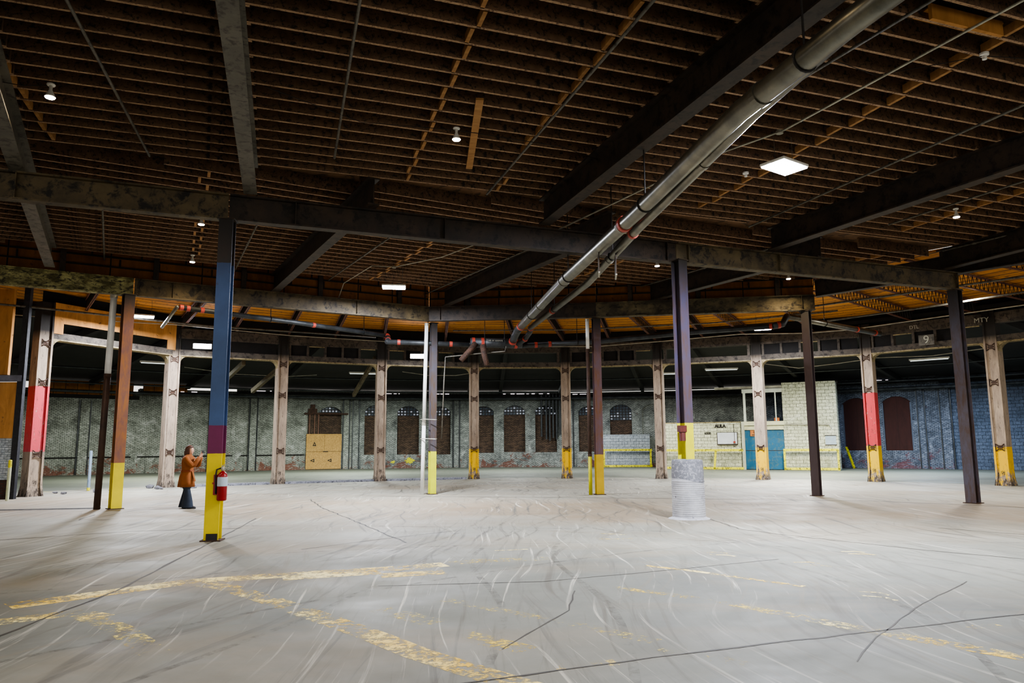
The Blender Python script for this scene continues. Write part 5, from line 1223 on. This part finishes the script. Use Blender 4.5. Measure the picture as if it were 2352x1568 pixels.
loft('coat_belt', [(0, 0, .97, .162, .182), (0, 0, .975, .166, .186), (0, 0, 1.015, .16, .18), (0, 0, 1.02, .156, .176)], mottled('belt', '#6b2f0e', '#7d3a12', 4, .8))
m = MB(); m.ext([(-.03, -.008), (.03, -.008), (.03, .008), (-.03, .008)], (.15, -.06, .99), (.24, -.09, .72)); m.build('belt_end', coat, pr_)
for s in (-1, 1):
    m = MB(); m.tube([(.0, s*.15, 1.36), (.03, s*.2, 1.31), (.11, s*.195, 1.21), (.2, s*.17, 1.13), (.225, s*.15, 1.14), (.27, s*.11, 1.25), (.315, s*.065, 1.35)], [.07, .08, .072, .066, .062, .056, .056], 14); m.build('sleeve', coat, pr_, smooth=True)
    kx = .1 if s < 0 else -.06
    loft('trouser_leg', [(kx-.02, s*.1, .03, .145, .12), (kx-.02, s*.1, .05, .148, .12), (kx*.9-.01, s*.095, .2, .125, .105), (kx*.6, s*.09, .45, .085, .085), (.0, s*.085, .65, .1, .1), (0, s*.07, .8, .12, .11)], mottled('dark_denim', '#141d2a', '#1f2b3a', 4, .85), 18, wob=.03)
    m = MB(); m.lathe([(.0001, 0), (.045, 0), (.05, .02), (.04, .06), (.0001, .075)], (kx+.08, s*.09, 0), 14, sx=2.6, sy=1.0); m.build('shoe', M['black'], pr_, smooth=True)
# head details
hair = mottled('brown_hair', '#3a1d12', '#54301e', 14, .55, 0, (3,3,.6))
bm = bmesh.new(); bmesh.ops.create_uvsphere(bm, u_segments=20, v_segments=14, radius=1)
for v in bm.verts:
    x, y, z = v.co
    if z < 0: x2 = x*(.1 - .01*z); v.co = Vector((-.012 + x*.095 - .03*(-z), y*.1, 1.56 + z*.25))
    else: v.co = Vector((.025 + x*.115, y*.1, 1.56 + z*.128))
    if v.co.x > .06 and v.co.z < 1.61: v.co.x = .06 - (v.co.x-.06)*.15
me = bpy.data.meshes.new('hair'); bm.to_mesh(me); bm.free(); me.materials.append(hair)
for p_ in me.polygons: p_.use_smooth = True
o = bpy.data.objects.new('hair', me); C.objects.link(o); o.parent = pr_
m = MB(); m.lathe([(.0001, -.115), (.036, -.108), (.056, -.08), (.07, -.03), (.074, .02), (.066, .06), (.04, .09), (.0001, .1)], (.058, 0, 1.54), 20, sx=1.05, sy=.92)
m.add([(.128, -.012, 1.525), (.128, .012, 1.525), (.13, 0, 1.565), (.152, 0, 1.53)], [(0,1,3), (1,2,3), (2,0,3), (0,2,1)]); m.build('face', skinm, pr_, smooth=True)
for s in (-1, 1):
    m = MB(); m.lathe([(.0001, -.006), (.008, 0), (.0001, .006)], (.129, s*.028, 1.57), 8, sx=.5); m.build('eye', M['black'], pr_)
m = MB(); m.box(.118, .129, -.02, .02, 1.49, 1.5); m.build('mouth', mottled('lips', '#8a4038', '#94483e', 4, .5), pr_)
ph = thing('smartphone', 'smartphone held up in front of the face of the person in the orange coat', 'phone', (-8.79+.385, 20.27, 1.5), RA(3))
m = MB(); m.box(-.005, .005, -.075, .075, -.035, .04); m.build('phone_body', M['black'], ph, bevel=.003)

# ---------------------------------------------------------------- world and view
w = bpy.data.worlds.new('world'); scene.world = w; w.use_nodes = True
bg = w.node_tree.nodes['Background']; bg.inputs[0].default_value = (1, .95, .88, 1); bg.inputs[1].default_value = .7
scene.view_settings.view_transform = 'AgX'; scene.view_settings.look = 'AgX - Medium High Contrast'; scene.view_settings.exposure = 1.08
scene.cycles.use_denoising = True; scene.cycles.max_bounces = 6; scene.cycles.diffuse_bounces = 4; scene.cycles.transparent_max_bounces = 12
scene.cycles.sample_clamp_indirect = 6
